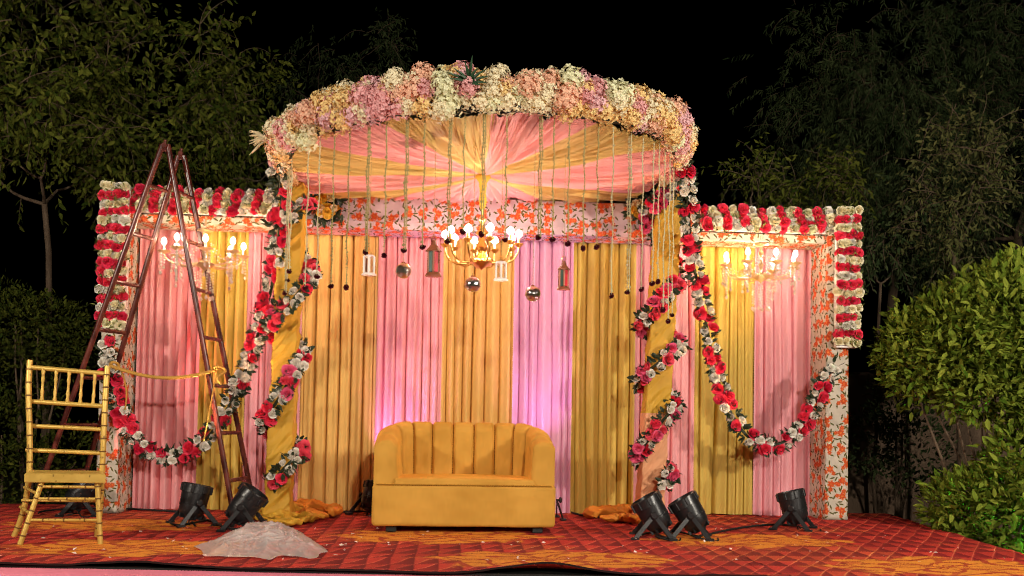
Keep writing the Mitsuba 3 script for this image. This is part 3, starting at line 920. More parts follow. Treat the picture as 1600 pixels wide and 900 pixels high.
# ------------------------------------------------------------------ garlands
def garland(name, label, pts, reds, R, r, step=0.062, two=True, face=(0, -1, 0.1), category='garland'):
    t = thing(name, label, category)
    P = spline(pts, step)
    add('cord', tube(spline(pts, 0.03), 0.012, 6), 'garland_leaf', t)
    tang = np.gradient(P, axis=0); tang /= np.linalg.norm(tang, axis=1, keepdims=True) + 1e-9
    lp, ld = [], []
    for i, p in enumerate(P):
        side = np.cross(tang[i], [0, -1, 0]); side /= np.linalg.norm(side) + 1e-9
        for q in ((-1, 1) if two else (0,)):
            if r.random() < 0.08: continue
            grp = int((i + (q > 0) * 1) // 2) % 2
            bs = reds[int(r.integers(len(reds)))] if (grp == 0) == (r.random() < 0.88) else 'white_petal'
            pos = p + side * q * R * r.uniform(0.45, 0.8) + np.array([0, -R * r.uniform(0.2, 0.9), 0]) + tang[i] * r.normal(0, 0.012)
            fd = np.array(face) + side * q * 0.5
            put('rose', kindof(ROSES, int(r.integers(7)), bs), t, mat(rand_face(r, fd, 0.28), pos, R * (r.uniform(0.9, 1.3) if bs != 'white_petal' else r.uniform(0.7, 0.98))))
        for _ in range(13):
            d = side * r.choice([-1, 1]) * r.uniform(0.4, 1.1) + tang[i] * r.normal(0, 0.5) + np.array([0, r.uniform(-0.8, 0.25), 0])
            lp.append(p + d * R * r.uniform(0.2, 0.95) + np.array([0, -0.01, 0]) + tang[i] * r.normal(0, 0.03)); ld.append(d)
    m, uv = leaves(lp, ld, r.uniform(0.045, 0.078, len(lp)), r, 1.25)
    add('leaves', m, 'garland_leaf', t, kind='stuff')
    return t


r = np.random.default_rng(21)
REDS = ['red_petal', 'red_petal', 'crimson_petal']
CORAL = ['coral_petal', 'coral_petal', 'red_petal', 'pink_petal']
yg = 7.86
garland('flower_garland', 'long red and white rose swag looping from the left column to the left canopy post',
        [at(168, 536, yg), at(172, 580, yg), at(190, 640, yg), at(222, 695, yg), at(265, 714, yg), at(315, 692, yg), at(350, 648, yg), at(378, 590, yg), at(402, 525, yg - .1), at(424, 450, yg - .2), at(434, 380, 7.5), at(440, 310, 7.3), at(433, 272, 7.15)], REDS, 0.051, r, step=0.078)
garland('flower_garland', 'long red and white rose swag looping from the right canopy post to the right column',
        [at(1070, 270, 7.15), at(1076, 330, 7.35), at(1080, 390, 7.5), at(1094, 460, yg - .15), at(1108, 530, yg - .05), at(1124, 600, yg), at(1148, 655, yg), at(1188, 694, yg), at(1232, 686, yg), at(1262, 648, yg), at(1282, 606, yg), at(1300, 578, yg)], REDS, 0.051, r, step=0.078)
# spirals round the posts: visible front turns and the turns behind
def spiral(label, segs, YP, reds):
    pts = []
    for i, (x0, y0, x1, y1) in enumerate(segs):
        for k, t in enumerate((0.0, 0.3, 0.6, 1.0)):
            bend = -0.13 - 0.05 * math.sin(math.pi * t) if 0 < t < 1 else -0.04
            pts.append(at(x0 + (x1 - x0) * t, y0 + (y1 - y0) * t, YP + bend))
        if i + 1 < len(segs):
            nx0, ny0 = segs[i + 1][:2]
            pts.append(at((x1 + nx0) / 2, (y1 + ny0) / 2, YP + 0.19))
    garland('post_garland', label, pts, reds, 0.049, r, step=0.078)


spiral('coral and white rose garland winding around the left canopy post', [(482, 316, 428, 352), (488, 432, 424, 508), (474, 556, 414, 662), (470, 706, 424, 752)], pl_base[1], CORAL)
spiral('pink and white rose garland winding around the right canopy post', [(1062, 286, 1012, 330), (1056, 440, 1002, 506), (1062, 540, 998, 592), (1054, 632, 996, 712), (1048, 736, 1040, 752)], pr_base[1], ['pink_petal', 'coral_petal', 'pink_petal', 'red_petal'])

# yellow bouquets at the ends of the middle header
def bouquet(px, py, n, spread, label, r):
    t = thing('flower_bunch', label, 'flower bunch')
    lp, ld = [], []
    for k in range(n):
        o = r.normal(0, 1, 2); o /= max(1, np.linalg.norm(o))
        p = at(px + o[0] * spread, py + o[1] * spread, 7.98 - 0.05 * r.random())
        put('bloom', kindof(ROSES, int(r.integers(7)), 'yellow_petal' if r.random() < 0.75 else 'cream_petal'), t, mat(rand_face(r, (0, -1, 0), 0.4), p, r.uniform(0.035, 0.05)))
    for k in range(90):
        o = r.uniform(-1.7, 1.7, 2)
        p = at(px + o[0] * spread, py + o[1] * spread * 0.9, 8.02)
        lp.append(p); ld.append([r.normal(), -0.5 * r.random(), r.normal()])
    m, uv = leaves(lp, ld, 0.08, r)
    add('leaves', m, 'garland_leaf', t, kind='stuff')


bouquet(510, 322, 16, 15, 'yellow flower bunch with dark leaves at the left end of the middle header', r)
bouquet(1000, 326, 10, 10, 'small yellow flower bunch at the right end of the middle header', r)

# ------------------------------------------------------------------ hanging jasmine strings
def rim_depth(px, py):
    Y = 6.2
    for _ in range(60):
        x = at(px, py, Y)[0]
        u = min(0.995, abs(x - CX) / BA)
        Y = 0.7 * Y + 0.3 * (CY - BF * math.sqrt(1 - u * u))
    return Y + 0.02


DROP = rose(77)
BUD = lathe([(0.0, -1.0), (0.5, -0.3), (0.6, 0.2), (0.15, 1.0), (0.0, 1.05)], 6)
STR = [(445, 458), (452, 424), (449, 438), (477, 450), (495, 432), (517, 447), (541, 449), (571, 394), (600, 399), (631, 391), (660, 386), (699, 377), (723, 362), (752, 366), (789, 374), (841, 371), (863, 374), (887, 381), (911, 388),
       (932, 386), (955, 462), (980, 456), (1002, 452), (1019, 443), (1036, 484), (1050, 492), (1044, 502), (1028, 440)]
DOUBLE = {571, 631, 699, 841, 752, 980, 445}
r = np.random.default_rng(31)
ORD = ['first', 'second', 'third', 'fourth', 'fifth', 'sixth', 'seventh', 'eighth', 'ninth', 'tenth', 'eleventh', 'twelfth', 'thirteenth', 'fourteenth', 'fifteenth', 'sixteenth', 'seventeenth', 'eighteenth', 'nineteenth', 'twentieth',
       'twenty-first', 'twenty-second', 'twenty-third', 'twenty-fourth', 'twenty-fifth', 'twenty-sixth', 'twenty-seventh', 'twenty-eighth']
RANK = np.argsort(np.argsort([q[0] for q in STR]))
for i, (bx_, by_) in enumerate(STR):
    Y = rim_depth(bx_, by_)
    p = at(bx_, by_, Y)
    ztop = ZR + 0.02 + tilt(p[0])
    t = thing('flower_string', f'bud string with dark rose tip, {ORD[RANK[i]]} from the left under the canopy rim', 'flower string', group='bud strings hanging from the canopy rim')
    ms = []
    for dbl in range(2 if bx_ in DOUBLE else 1):
        n = int((ztop - p[2]) / 0.024)
        tt = np.linspace(0, 1, max(n // 3, 4))
        off = 0.012 * dbl
        line = np.stack([p[0] + off + 0.006 * np.sin(tt * 17 + i) * np.sin(np.pi * tt), p[1] + 0 * tt - off, p[2] + (ztop - p[2]) * tt], -1)
        ms.append(tube(line, 0.0035, 5))
        for k in range(n):
            f = (k + 0.5) / n
            c = np.array([np.interp(f, tt, line[:, j]) for j in range(3)])
            for s in range(2):
                d = r.normal(0, 1, 3) * [0.7, 0.7, 0.3] + [0, 0, -1.1]
                ms.append(xf(BUD, basis(d), c + d / np.linalg.norm(d) * 0.005, r.uniform(0.005, 0.008) if r.random() < 0.85 else 0.011))
    add('buds', cat(ms), 'jasmine' if (bx_ < 500 or bx_ > 940) else 'string_green', t, smooth=True)
    key = key_for('rose_tip', t)
    scene[key] = {**shape(DROP, 'dark_rose'), 'to_world': T(mat(rand_face(r, (0.1, -0.8, -0.6), 0.3), p, 0.021))} if 'drop' not in _cache else {**_cache['drop'], 'to_world': T(mat(rand_face(r, (0.1, -0.8, -0.6), 0.3), p, 0.021))}
    if 'drop' not in _cache: _cache['drop'] = {k_: v_ for k_, v_ in scene[key].items() if k_ != 'to_world'}

# ------------------------------------------------------------------ lanterns and mirror balls
def lantern(px, ptop, pbot, wpx, Y, frame_m, panes, label, cone=True):
    t = thing('lantern', label, 'lantern')
    a, b = at(px, ptop, Y), at(px, pbot, Y)
    cx, cy, z1, z0 = a[0], Y, a[2], b[2]
    w = wpx * Y / FOC / 2
    h = z1 - z0
    zb = z0 + 0.10 * h
    ze = z0 + (0.69 if cone else 0.9) * h           # eaves
    add('base', lathe([(0, z0), (w, z0), (w * 0.98, z0 + 0.03 * h), (w * 0.8, zb), (0, zb)], 12, (cx, cy, 0)), frame_m, t)
    rp = w * 0.72
    for k in range(6):
        an = k * np.pi / 3 + np.pi / 6
        p = np.array([cx + rp * math.cos(an), cy + rp * math.sin(an), 0])
        q = np.array([cx + rp * math.cos(an + np.pi / 3), cy + rp * math.sin(an + np.pi / 3), 0])
        add('upright', bar(p + [0, 0, zb], p + [0, 0, ze], 0.007, 6), frame_m, t)
        pm, d = (p + q) / 2, (q - p) / 2 * 0.82
        nrm = np.array([math.cos(an + np.pi / 6), math.sin(an + np.pi / 6), 0]) * 0.003
        v = [pm - d + nrm + [0, 0, zb + 0.004], pm + d + nrm + [0, 0, zb + 0.004], pm + d + nrm + [0, 0, ze - 0.004], pm - d + nrm + [0, 0, ze - 0.004]]
        v = np.array(v + [x - nrm * 1.5 for x in v])
        add('pane', (v, np.array([[0, 1, 2], [0, 2, 3], [4, 6, 5], [4, 7, 6], [0, 4, 1], [1, 4, 5], [2, 6, 3], [3, 6, 7]])), panes[k % len(panes)], t)
    if cone:
        add('roof', lathe([(0, z1), (0.012, z1), (w * 0.38, ze + 0.19 * h), (w * 0.72, ze + 0.09 * h), (w * 1.0, ze + 0.015 * h), (w * 1.0, ze), (0, ze)], 6, (cx, cy, 0)), frame_m, t)
    else:
        add('roof', lathe([(0, z1), (w * 0.6, z1 - 0.02 * h), (w * 0.86, ze), (0, ze)], 6, (cx, cy, 0)), frame_m, t)
    th = np.linspace(0, 2 * np.pi, 17)
    add('ring', tube(np.stack([cx + 0.014 * np.cos(th), cy + 0 * th, z1 + 0.016 + 0.016 * np.sin(th)], -1), 0.003, 5), 'brass', t)
    add('hanging_wire', bar((cx, cy, z1 + 0.03), (cx, cy, ZR + tilt(cx) - 0.05), 0.0016, 4), 'string_green', t)


lantern(577, 398, 430, 24, 6.5, 'white_paint', ['clear_glass'], 'small white lantern hanging left of the mirror balls', False)
lantern(678, 376, 432, 26, 6.3, 'copper_paint', ['green_glass'] * 4 + ['red_glass'] * 2, 'copper brown lantern with red and green panes left of the brass chandelier')
lantern(783, 408, 438, 24, 6.5, 'white_paint', ['clear_glass'], 'small white lantern hanging under the right side of the brass chandelier', False)
lantern(881, 408, 453, 21, 6.5, 'copper_paint', ['green_glass'] * 4 + ['red_glass'] * 2, 'copper brown lantern with red and green panes on the right near the lilac tinted curtain')
for px, py, lab in ((630.5, 423, 'mirror ball hanging furthest left'), (738.5, 444, 'mirror ball hanging below the brass chandelier'), (832.5, 459, 'mirror ball hanging furthest right and lowest')):
    t = thing('mirror_ball', lab, 'mirror ball')
    Y = 6.4
    c = at(px, py, Y); rb = 12.3 * Y / FOC
    # small square facets
    P = []
    ms = []
    nb = 13
    for i in range(nb):
        f0, f1 = -np.pi / 2 + np.pi * i / nb, -np.pi / 2 + np.pi * (i + 1) / nb
        m_ = max(6, int(2 * nb * math.cos((f0 + f1) / 2)))
        for k in range(m_):
            a0, a1 = 2 * np.pi * k / m_, 2 * np.pi * (k + 1) / m_
            v = np.array([[math.cos(f) * math.cos(a), math.cos(f) * math.sin(a), math.sin(f)] for f, a in ((f0, a0), (f0, a1), (f1, a1), (f1, a0))]) * (1 + r.normal(0, 0.016, (4, 1))) * rb + c
            ms.append((v, np.array([[0, 1, 2], [0, 2, 3]])))
    add('ball', cat(ms), 'mirror', t)
    add('cap', lathe([(0, rb * 1.12), (rb * 0.2, rb * 1.1), (rb * 0.3, rb * 0.95), (rb * 0.28, rb * 0.9)], 10, c), 'copper_paint', t)
    add('hanging_wire', bar(c + [0, 0, rb * 1.1], (c[0], c[1], ZR + tilt(c[0]) - 0.05), 0.0016, 4), 'string_green', t)

# ------------------------------------------------------------------ chandeliers
def emitter(c):
    return {'type': 'area', 'radiance': rgb(c)}


def chandelier(name, label, c, R, n, drop_to, metal, bulb_r, bulb_h, radiance, crystals, phase, sag):
    """c: centre at the height of the candle cups"""
    t = thing(name, label, 'chandelier')
    c = np.asarray(c, float)
    zc = c[2]
    prof = [(0.0, 0.24), (0.012, 0.22), (0.03, 0.19), (0.016, 0.16), (0.024, 0.12), (0.05, 0.09), (0.02, 0.06), (0.03, 0.02), (0.05, -0.02), (0.028, -0.06), (0.06, -0.10), (0.095, -0.115), (0.10, -0.13), (0.06, -0.155), (0.02, -0.175), (0.0, -0.19)]
    if crystals:
        prof = [(0.0, 0.2), (0.06, 0.195), (0.065, 0.185), (0.012, 0.17), (0.01, 0.14), (0.026, 0.115), (0.01, 0.09), (0.009, 0.04), (0.024, 0.015), (0.01, -0.01), (0.012, -0.05), (0.05, -0.068), (0.082, -0.075), (0.07, -0.095), (0.03, -0.115), (0.008, -0.13), (0.0, -0.15)]
    add('stem', lathe(prof, 16, c), metal, t, smooth=40)
    ms = [bar((c[0], c[1], zc + 0.22), (c[0], c[1], drop_to), 0.006, 6)]
    for k in range(max(1, int((drop_to - zc - 0.24) / 0.03))):
        th = np.linspace(0, 2 * np.pi, 9)
        o = np.stack([0.008 * np.cos(th), 0 * th, 0.015 * np.sin(th)], -1) @ spin(k * np.pi / 2).T
        ms.append(tube(o + [c[0], c[1], zc + 0.25 + k * 0.03], 0.0025, 4))
    add('chain', cat(ms), metal, t)
    beads = []
    for k in range(n):
        a = phase + 2 * np.pi * k / n
        d = np.array([math.cos(a), math.sin(a), 0])
        rr = R * (0.98 + 0.04 * math.sin(k * 5))
        dz = 0.012 * math.sin(k * 3.1)
        s = np.linspace(0, 1, 18)
        x = 0.03 + (rr - 0.03) * (0.5 - 0.5 * np.cos(np.pi * s)) ** 0.8
        z = -0.05 - sag * np.sin(np.pi * np.clip(s * 1.0, 0, 1)) ** 0.9 + 0.05 * s + dz
        z[-1] = 0.0 + dz
        arm = add('arm', tube(c + d * x[:, None] + np.array([0, 0, 1.0]) * z[:, None], 0.0068, 6), metal, t, smooth=True)
        tip = c + d * rr + [0, 0, dz]
        cw = 1.5 if crystals else 1.0
        add('cup', lathe([(0.0, -0.02), (0.012, -0.018), (0.03 * cw, 0.0), (0.036 * cw, 0.006), (0.034 * cw, 0.009), (0.01, 0.006), (0.011, 0.05), (0.0, 0.05)], 12, tip), metal, arm, smooth=40)
        prof = [(0.0, 0.0), (0.45, 0.08), (0.95, 0.3), (1.0, 0.45), (0.8, 0.68), (0.4, 0.88), (0.0, 1.0)]
        add('bulb', lathe([(q * bulb_r, 0.052 + z_ * bulb_h) for q, z_ in prof], 12, tip), 'lamp_glass', arm, smooth=True, emitter={**emitter(radiance), 'sampling_weight': 0.25})
        if crystals:
            for m_ in range(3 if k % 2 else 2):
                q = tip + d * (0.02 - 0.022 * m_) + np.cross(d, [0, 0, 1]) * (m_ - 1) * 0.03
                ln = (4, 9, 6)[m_ % 3] if k % 2 else (6, 4)[m_]
                for b_ in range(ln):
                    beads.append(sphere(q + [0, 0, -0.02 - b_ * 0.023], 0.0095, 1))
                beads.append(xf(lathe([(0, 1.2), (0.7, 0.2), (0.6, -0.5), (0, -1.1)], 6), np.eye(3), q + [0, 0, -0.03 - ln * 0.023], 0.018))
            for b_ in range(9):
                f = (b_ + 0.5) / 9
                beads.append(sphere(c + d * (0.05 + (rr - 0.05) * f) + [0, 0, 0.09 * (1 - f) - 0.10 * math.sin(math.pi * f) + 0.01], 0.007, 1))
    if crystals:
        for k in range(6):
            a = 2 * np.pi * k / 6
            for b_ in range(8):
                beads.append(sphere(c + np.array([math.cos(a), math.sin(a), 0]) * 0.07 + [0, 0, -0.15 - b_ * 0.022], 0.008, 1))
            beads.append(xf(lathe([(0, 1.2), (0.7, 0.2), (0.6, -0.5), (0, -1.1)], 6), np.eye(3), c + np.array([math.cos(a), math.sin(a), 0]) * 0.07 + [0, 0, -0.35], 0.02))
        add('crystal_strings', cat(beads), 'crystal', t, kind='stuff', label='hanging strings of clear crystal beads')
    return t


cc = at(751, 383, CY)
chandelier('chandelier', 'brass chandelier with round white bulbs hanging from the middle of the canopy', (CX, CY, cc[2] + 0.0), 0.275, 10, hubz - 0.2, 'brass', 0.029, 0.064, np.array((1.0, 0.93, 0.82)) * BULB, False, 0.5, 0.12)
c = at(320, 397, 7.72)
chandelier('chandelier', 'crystal chandelier glowing behind the ladder in the left bay', c, 0.30, 8, HB - 0.0, 'pale_gold', 0.021, 0.062, np.array((1.0, 0.82, 0.55)) * BULB_SIDE, True, 0.25, 0.07)
c = at(1189, 417, 7.78)
chandelier('chandelier', 'crystal chandelier glowing in the right bay beside the rose swag', c, 0.30, 8, HB - 0.0, 'pale_gold', 0.021, 0.062, np.array((1.0, 0.80, 0.55)) * BULB_SIDE, True, 0.1, 0.07)

# ------------------------------------------------------------------ sofa
sofa = thing('sofa', 'mustard velvet two seat sofa with a channelled tub back, standing under the canopy', 'sofa')
sl, sr = floor(583, 838)[0], floor(868, 838)[0]
SY = floor(725, 836)[1]                      # front face
SD = 0.72                                    # depth
SX = (sl + sr) / 2
hw = at(868, 790, SY)[0] - at(725, 790, SY)[0]
SX = at(725.5, 790, SY)[0]
SEAT = at(725, 756, SY)[2]
FEET = 0.055
v, f = rbox(SX - hw, SX + hw, SY, SY + SD, FEET, SEAT - 0.008, 0.03)
mm = trimesh.Trimesh(v, f).subdivide_to_size(0.05)
vv = np.array(mm.vertices)
vv += (meshkit.fbm(vv * [5, 5, 8], 3)[:, None] - 0.5) * 0.016 * np.array([0, 1, 0.3])
add('base', (vv, np.array(mm.faces)), 'velvet', sofa, smooth=45)
# seat pad between the arms
v, f = rbox(SX - hw + 0.15, SX + hw - 0.15, SY + 0.004, SY + SD - 0.16, SEAT - 0.022, SEAT + 0.026, 0.02)
mm = trimesh.Trimesh(v, f).subdivide_to_size(0.05)
vv = np.array(mm.vertices)
vv[:, 2] += 0.012 * np.clip(1 - ((vv[:, 0] - SX) / hw) ** 2, 0, 1) * (vv[:, 2] > SEAT)
add('seat', (vv, np.array(mm.faces)), 'velvet', sofa, smooth=45)
# U-shaped tub back, one rounded channel after another
TOPZ = at(740, 660, SY + 0.55)[2]
ARMZ = at(600, 688, SY + 0.05)[2]
rad = 0.24
th_ = 0.18
path = []
x0, x1, y0, y1 = SX - hw + th_ / 2 + 0.008, SX + hw - th_ / 2 - 0.008, SY + 0.03, SY + SD - th_ / 2
for q in np.linspace(0, 1, 20): path.append((x0, y0 + q * (y1 - rad - y0)))
for q in np.linspace(0, np.pi / 2, 16)[1:]: path.append((x0 + rad - rad * math.cos(q), y1 - rad + rad * math.sin(q)))
for q in np.linspace(0, 1, 50)[1:]: path.append((x0 + rad + q * (x1 - x0 - 2 * rad), y1))
for q in np.linspace(np.pi / 2, 0, 16)[1:]: path.append((x1 - rad + rad * math.cos(q), y1 - rad + rad * math.sin(q)))
for q in np.linspace(1, 0, 20)[1:]: path.append((x1, y0 + q * (y1 - rad - y0)))
path = np.array(path)
arc = np.concatenate([[0], np.cumsum(np.linalg.norm(np.diff(path, axis=0), axis=1))])
armlen = arc[19]
NCH = 7
mid0, mid1 = armlen + rad * 0.55, arc[-1] - armlen - rad * 0.55
cuts = np.concatenate([[0, armlen * 0.62], np.linspace(mid0, mid1, NCH + 1), [arc[-1] - armlen * 0.80, arc[-1] - armlen * 0.45, arc[-1]]])
cuts = np.unique(np.round(cuts, 5))
for ci in range(len(cuts) - 1):
    s0, s1 = cuts[ci], cuts[ci + 1]
    ns = max(10, int((s1 - s0) / 0.012))
    g = np.linspace(0, 1, ns)
    s = s0 + g * (s1 - s0)
    px, py = np.interp(s, arc, path[:, 0]), np.interp(s, arc, path[:, 1])
    e = 2e-3
    tx_, ty_ = np.interp(s + e, arc, path[:, 0]) - np.interp(s - e, arc, path[:, 0]), np.interp(s + e, arc, path[:, 1]) - np.interp(s - e, arc, path[:, 1])
    L = np.hypot(tx_, ty_); nxn, nyn = ty_ / L, -tx_ / L          # inward normal
    sign = 1.0
    puff = np.sqrt(np.clip(1 - (2 * g - 1) ** 8, 0, 1))            # rounded at both seams
    if ci == 0: puff = np.where(g < 0.5, np.sqrt(np.clip(1 - np.clip(1 - g / 0.18, 0, 1) ** 2, 0, 1)), puff)
    if ci == len(cuts) - 2: puff = np.where(g > 0.5, np.sqrt(np.clip(1 - np.clip(1 - (1 - g) / 0.18, 0, 1) ** 2, 0, 1)), puff)
    arm = np.clip(1 - np.minimum(s, arc[-1] - s) / (armlen + rad), 0, 1)
    topz = TOPZ + (ARMZ - TOPZ) * arm ** 1.1
    zlo = SEAT - 0.02
    prof = []
    w2 = th_ / 2
    # section: inner face leaning, rolled top, outer face
    K = 26
    for j in range(K):
        q = j / (K - 1)
        if q < 0.4:
            prof.append((w2 * 0.75 + 0.02 * (1 - q / 0.4), q / 0.4 * 0.82, 1.0))
        elif q < 0.75:
            a_ = (q - 0.4) / 0.35 * np.pi
            prof.append((w2 * (0.0 + 1.05 * math.cos(a_) * (0.75 if math.cos(a_) > 0 else 1)), 0.82 + 0.18 * math.sin(a_), 1.0))
        else:
            prof.append((-w2 * 1.0, 0.82 * (1 - (q - 0.75) / 0.25), 0.0))
    P = np.zeros((ns, K, 3))
    for j, (o, hq, inn) in enumerate(prof):
        sq = 0.80 + 0.20 * puff if True else 1
        off = o * np.where(o > 0, 1, 1) - (1 - puff) * 0.032 * (1 if o > -w2 * 0.5 else 0) + 0.0
        crease = 0.024 * (meshkit.fbm(np.stack([s * 12 + hq * 5, 0 * s + hq * 9 - s * 9, 0 * s + 3], -1), 3) - 0.5) * puff * (o > 0)
        off = off + crease
        hh = zlo + (topz - zlo) * hq - (1 - puff) * 0.026 * (hq > 0.85)
        P[:, j, 0], P[:, j, 1], P[:, j, 2] = px + nxn * off, py + nyn * off, hh
    if 1 <= ci:
        seam = P[0, :17].copy()
        seam[:, 0] += nxn[0] * 0.003; seam[:, 1] += nyn[0] * 0.003; seam[10:, 2] += 0.003
        add('piping', tube(seam[1:], 0.0042, 6), 'velvet_piping', sofa, smooth=True)
    v, f = sheet(P)
    # close both ends
    caps = []
    for row, flip in ((0, 0), (ns - 1, 1)):
        ids = np.arange(K) + row * K
        cpt = v[ids].mean(0); v = np.vstack([v, cpt])
        k = len(v) - 1
        tri = np.stack([np.full(K, k), ids, np.roll(ids, -1)], 1)
        f = np.vstack([f, tri[:, ::-1] if flip else tri])
    add('arm_front' if ci in (0, len(cuts) - 2) else 'back_channel', (v, f), 'velvet', sofa, smooth=50)
add('piping', tube([(SX - hw + 0.03, SY + 0.004, SEAT - 0.012), (SX + hw - 0.03, SY + 0.004, SEAT - 0.012)], 0.0045, 6), 'velvet_piping', sofa, smooth=True)
for fx, fy in ((-hw + 0.10, 0.06), (hw - 0.16, 0.06), (-hw + 0.10, SD - 0.12), (hw - 0.16, SD - 0.12)):
    add('foot', box(SX + fx, SX + fx + 0.075, SY + fy, SY + fy + 0.07, 0.012, FEET + 0.02, 0.004), 'dark_wood', sofa)

# ------------------------------------------------------------------ gilt banquet chair
chair = thing('banquet_chair', 'gold bamboo style banquet chair standing at the left edge of the carpet', 'chair')
fl, fr, bl, br_ = floor(31, 851, .012), floor(157, 850, .012), floor(22, 838, .012), floor(152, 838, .012)
SZ = 0.44
yfs, ybs = fl[1] + 0.05, bl[1] - 0.03
sfl, sfr = at(44, 742, yfs), at(163, 744, yfs)
sbl, sbr = at(44, 730, ybs), at(158, 734, ybs)
for p in (sfl, sfr, sbl, sbr): p[2] = SZ
YT = bl[1] + 0.03
tl, tr = at(47, 563, YT), at(168, 572, YT)
SC = YT / FOC


def bamboo(parent_name, pts, r0, ringn, sides=10):
    P = spline(pts, 0.02) if len(pts) > 2 else np.linspace(pts[0], pts[1], 24)
    t = np.linspace(0, 1, len(P))
    k = add(parent_name, tube(P, r0, sides), 'gilt_paint', chair, smooth=40)
    if ringn:
        ms = []
        for q in (np.arange(ringn) + 0.7) / (ringn + 0.4):
            c = np.array([np.interp(q, t, P[:, j]) for j in range(3)])
            d = np.array([np.interp(min(q + .02, 1), t, P[:, j]) - np.interp(max(q - .02, 0), t, P[:, j]) for j in range(3)]); d /= np.linalg.norm(d)
            ms.append(tube([c - d * 0.005, c - d * 0.0015, c + d * 0.0015, c + d * 0.005], [r0 * 1.02, r0 * 1.22, r0 * 1.22, r0 * 1.02], sides, cap=False))
        add('node_rings', cat(ms), 'gilt_ring', k, kind='stuff')
    return k


bamboo('back_leg', [bl, sbl + [0.0, 0.02, 0], (sbl + tl) / 2 + [0, 0.0, 0], tl], 0.019, 13)
bamboo('back_leg', [br_, sbr + [0.0, 0.02, 0], (sbr + tr) / 2 + [0, 0.0, 0], tr], 0.019, 13)
bamboo('front_leg', [fl, sfl + [0.085, 0.02, -0.02]], 0.0165, 5)
bamboo('front_leg', [fr, sfr + [-0.05, 0.02, -0.02]], 0.0165, 5)


def on_post(b, s, t, py, px):
    """point on the back post at this picture height"""
    Y = YT if py < 700 else (ybs + YT) / 2
    return at(px, py, Y)


seat_v = np.array([sfl + [-0.015, -0.02, 0], sfr + [0.015, -0.02, 0], sbr + [0.0, 0.02, 0], sbl + [0.0, 0.02, 0]])
sv = np.vstack([seat_v + [0, 0, -0.045], seat_v, (seat_v - seat_v.mean(0)) * 0.97 + seat_v.mean(0) + [0, 0, 0.006], (seat_v - seat_v.mean(0)) * 0.985 + seat_v.mean(0) + [0, 0, -0.05]])
h = trimesh.convex.convex_hull(sv)
add('seat', h, 'gilt_paint', chair)
for (xa, ya, xb, yb, rr) in ((49, 574, 168, 584, 0.016), (46, 627, 166, 635, 0.0155), (43, 665, 160, 671, 0.0145), (41, 703, 158, 708, 0.0145)):
    add('back_rail', tube(np.linspace(at(xa, ya, YT), at(xb, yb, YT), 8), rr, 10), 'gilt_paint', chair, smooth=40)
for k in range(5):
    f = (k + 0.95) / 5.9
    a = at(49 + f * 119, 574 + f * 10, YT); b = at(46 + f * 118 - 0, 627 + f * 8, YT)
    L = np.linalg.norm(a - b)
    add('spindle', lathe([(0.009, 0), (0.014, 0.06 * L), (0.009, 0.2 * L), (0.0125, 0.3 * L), (0.0085, 0.42 * L), (0.0085, 0.58 * L), (0.0125, 0.7 * L), (0.009, 0.8 * L), (0.014, 0.94 * L), (0.009, L)], 10, b, a - b), 'gilt_paint', chair, smooth=True)


def lerp(a, b, t):
    return np.asarray(a) * (1 - t) + np.asarray(b) * t


FLt, FRt = sfl + [0.085, 0.02, -0.02], sfr + [-0.05, 0.02, -0.02]
for t in (0.86, 0.68, 0.36):
    bamboo('stretcher', [lerp(fl, FLt, t), lerp(fr, FRt, t)], 0.0095, 3)
for t in (0.45, 0.75):
    bamboo('stretcher', [lerp(fl, FLt, t), lerp(bl, sbl, t)], 0.0095, 2)
    bamboo('stretcher', [lerp(fr, FRt, t), lerp(br_, sbr, t)], 0.0095, 2)
bamboo('stretcher', [lerp(bl, sbl, 0.55), lerp(br_, sbr, 0.55)], 0.0095, 3)

# ------------------------------------------------------------------ ladder
ladder = thing('step_ladder', 'tall red brown metal A-frame ladder tied with rope, standing in front of the left bay', 'ladder')
Y1, Y2 = 7.42, 7.66
T1, T2 = at(258, 230, Y1), at(283, 243, Y2)
L1, R1 = floor(47, 806, .012), floor(366, 812, .012)
L2, R2 = floor(116, 800, .012), floor(399, 803, .012)


def rail_pts(a, b, n=10):
    return np.linspace(a, b, n)


for nm, a, b in (('rail', T1 + [-0.02, 0, 0.02], L1), ('rail', T1 + [0.02, 0, 0.02], R1), ('rail', T2 + [-0.02, 0, 0.0], L2), ('rail', T2 + [0.02, 0, 0.0], R2)):
    d = (b - a) / np.linalg.norm(b - a)
    add(nm, tube(rail_pts(a, b), 0.021, 10), 'ladder_paint', ladder, smooth=40)
for t in (0.10, 0.23, 0.36, 0.49, 0.62, 0.75, 0.88):
    add('rung', tube(np.linspace(lerp(T1 - [0.02, 0, 0], L1, t), lerp(T2 - [0.02, 0, 0], L2, t), 5), 0.016, 8), 'ladder_paint', ladder, smooth=40)
    add('rung', tube(np.linspace(lerp(T1 + [0.02, 0, 0], R1, t + 0.015), lerp(T2 + [0.02, 0, 0], R2, t + 0.015), 5), 0.016, 8), 'ladder_paint', ladder, smooth=40)
for Tt in (T1, T2):
    add('hinge_collar', cat([tube([Tt + [-0.034, 0, -0.02], Tt + [0.034, 0, -0.02]], 0.014, 8), tube([Tt + [0, 0, -0.03], Tt + [0.0, 0, 0.055]], 0.012, 8), lathe([(0, -0.03), (0.02, -0.03), (0.02, 0.03), (0, 0.03)], 8, Tt + [0, 0, 0.01], (0, 1, 0))]), 'ladder_paint', ladder)


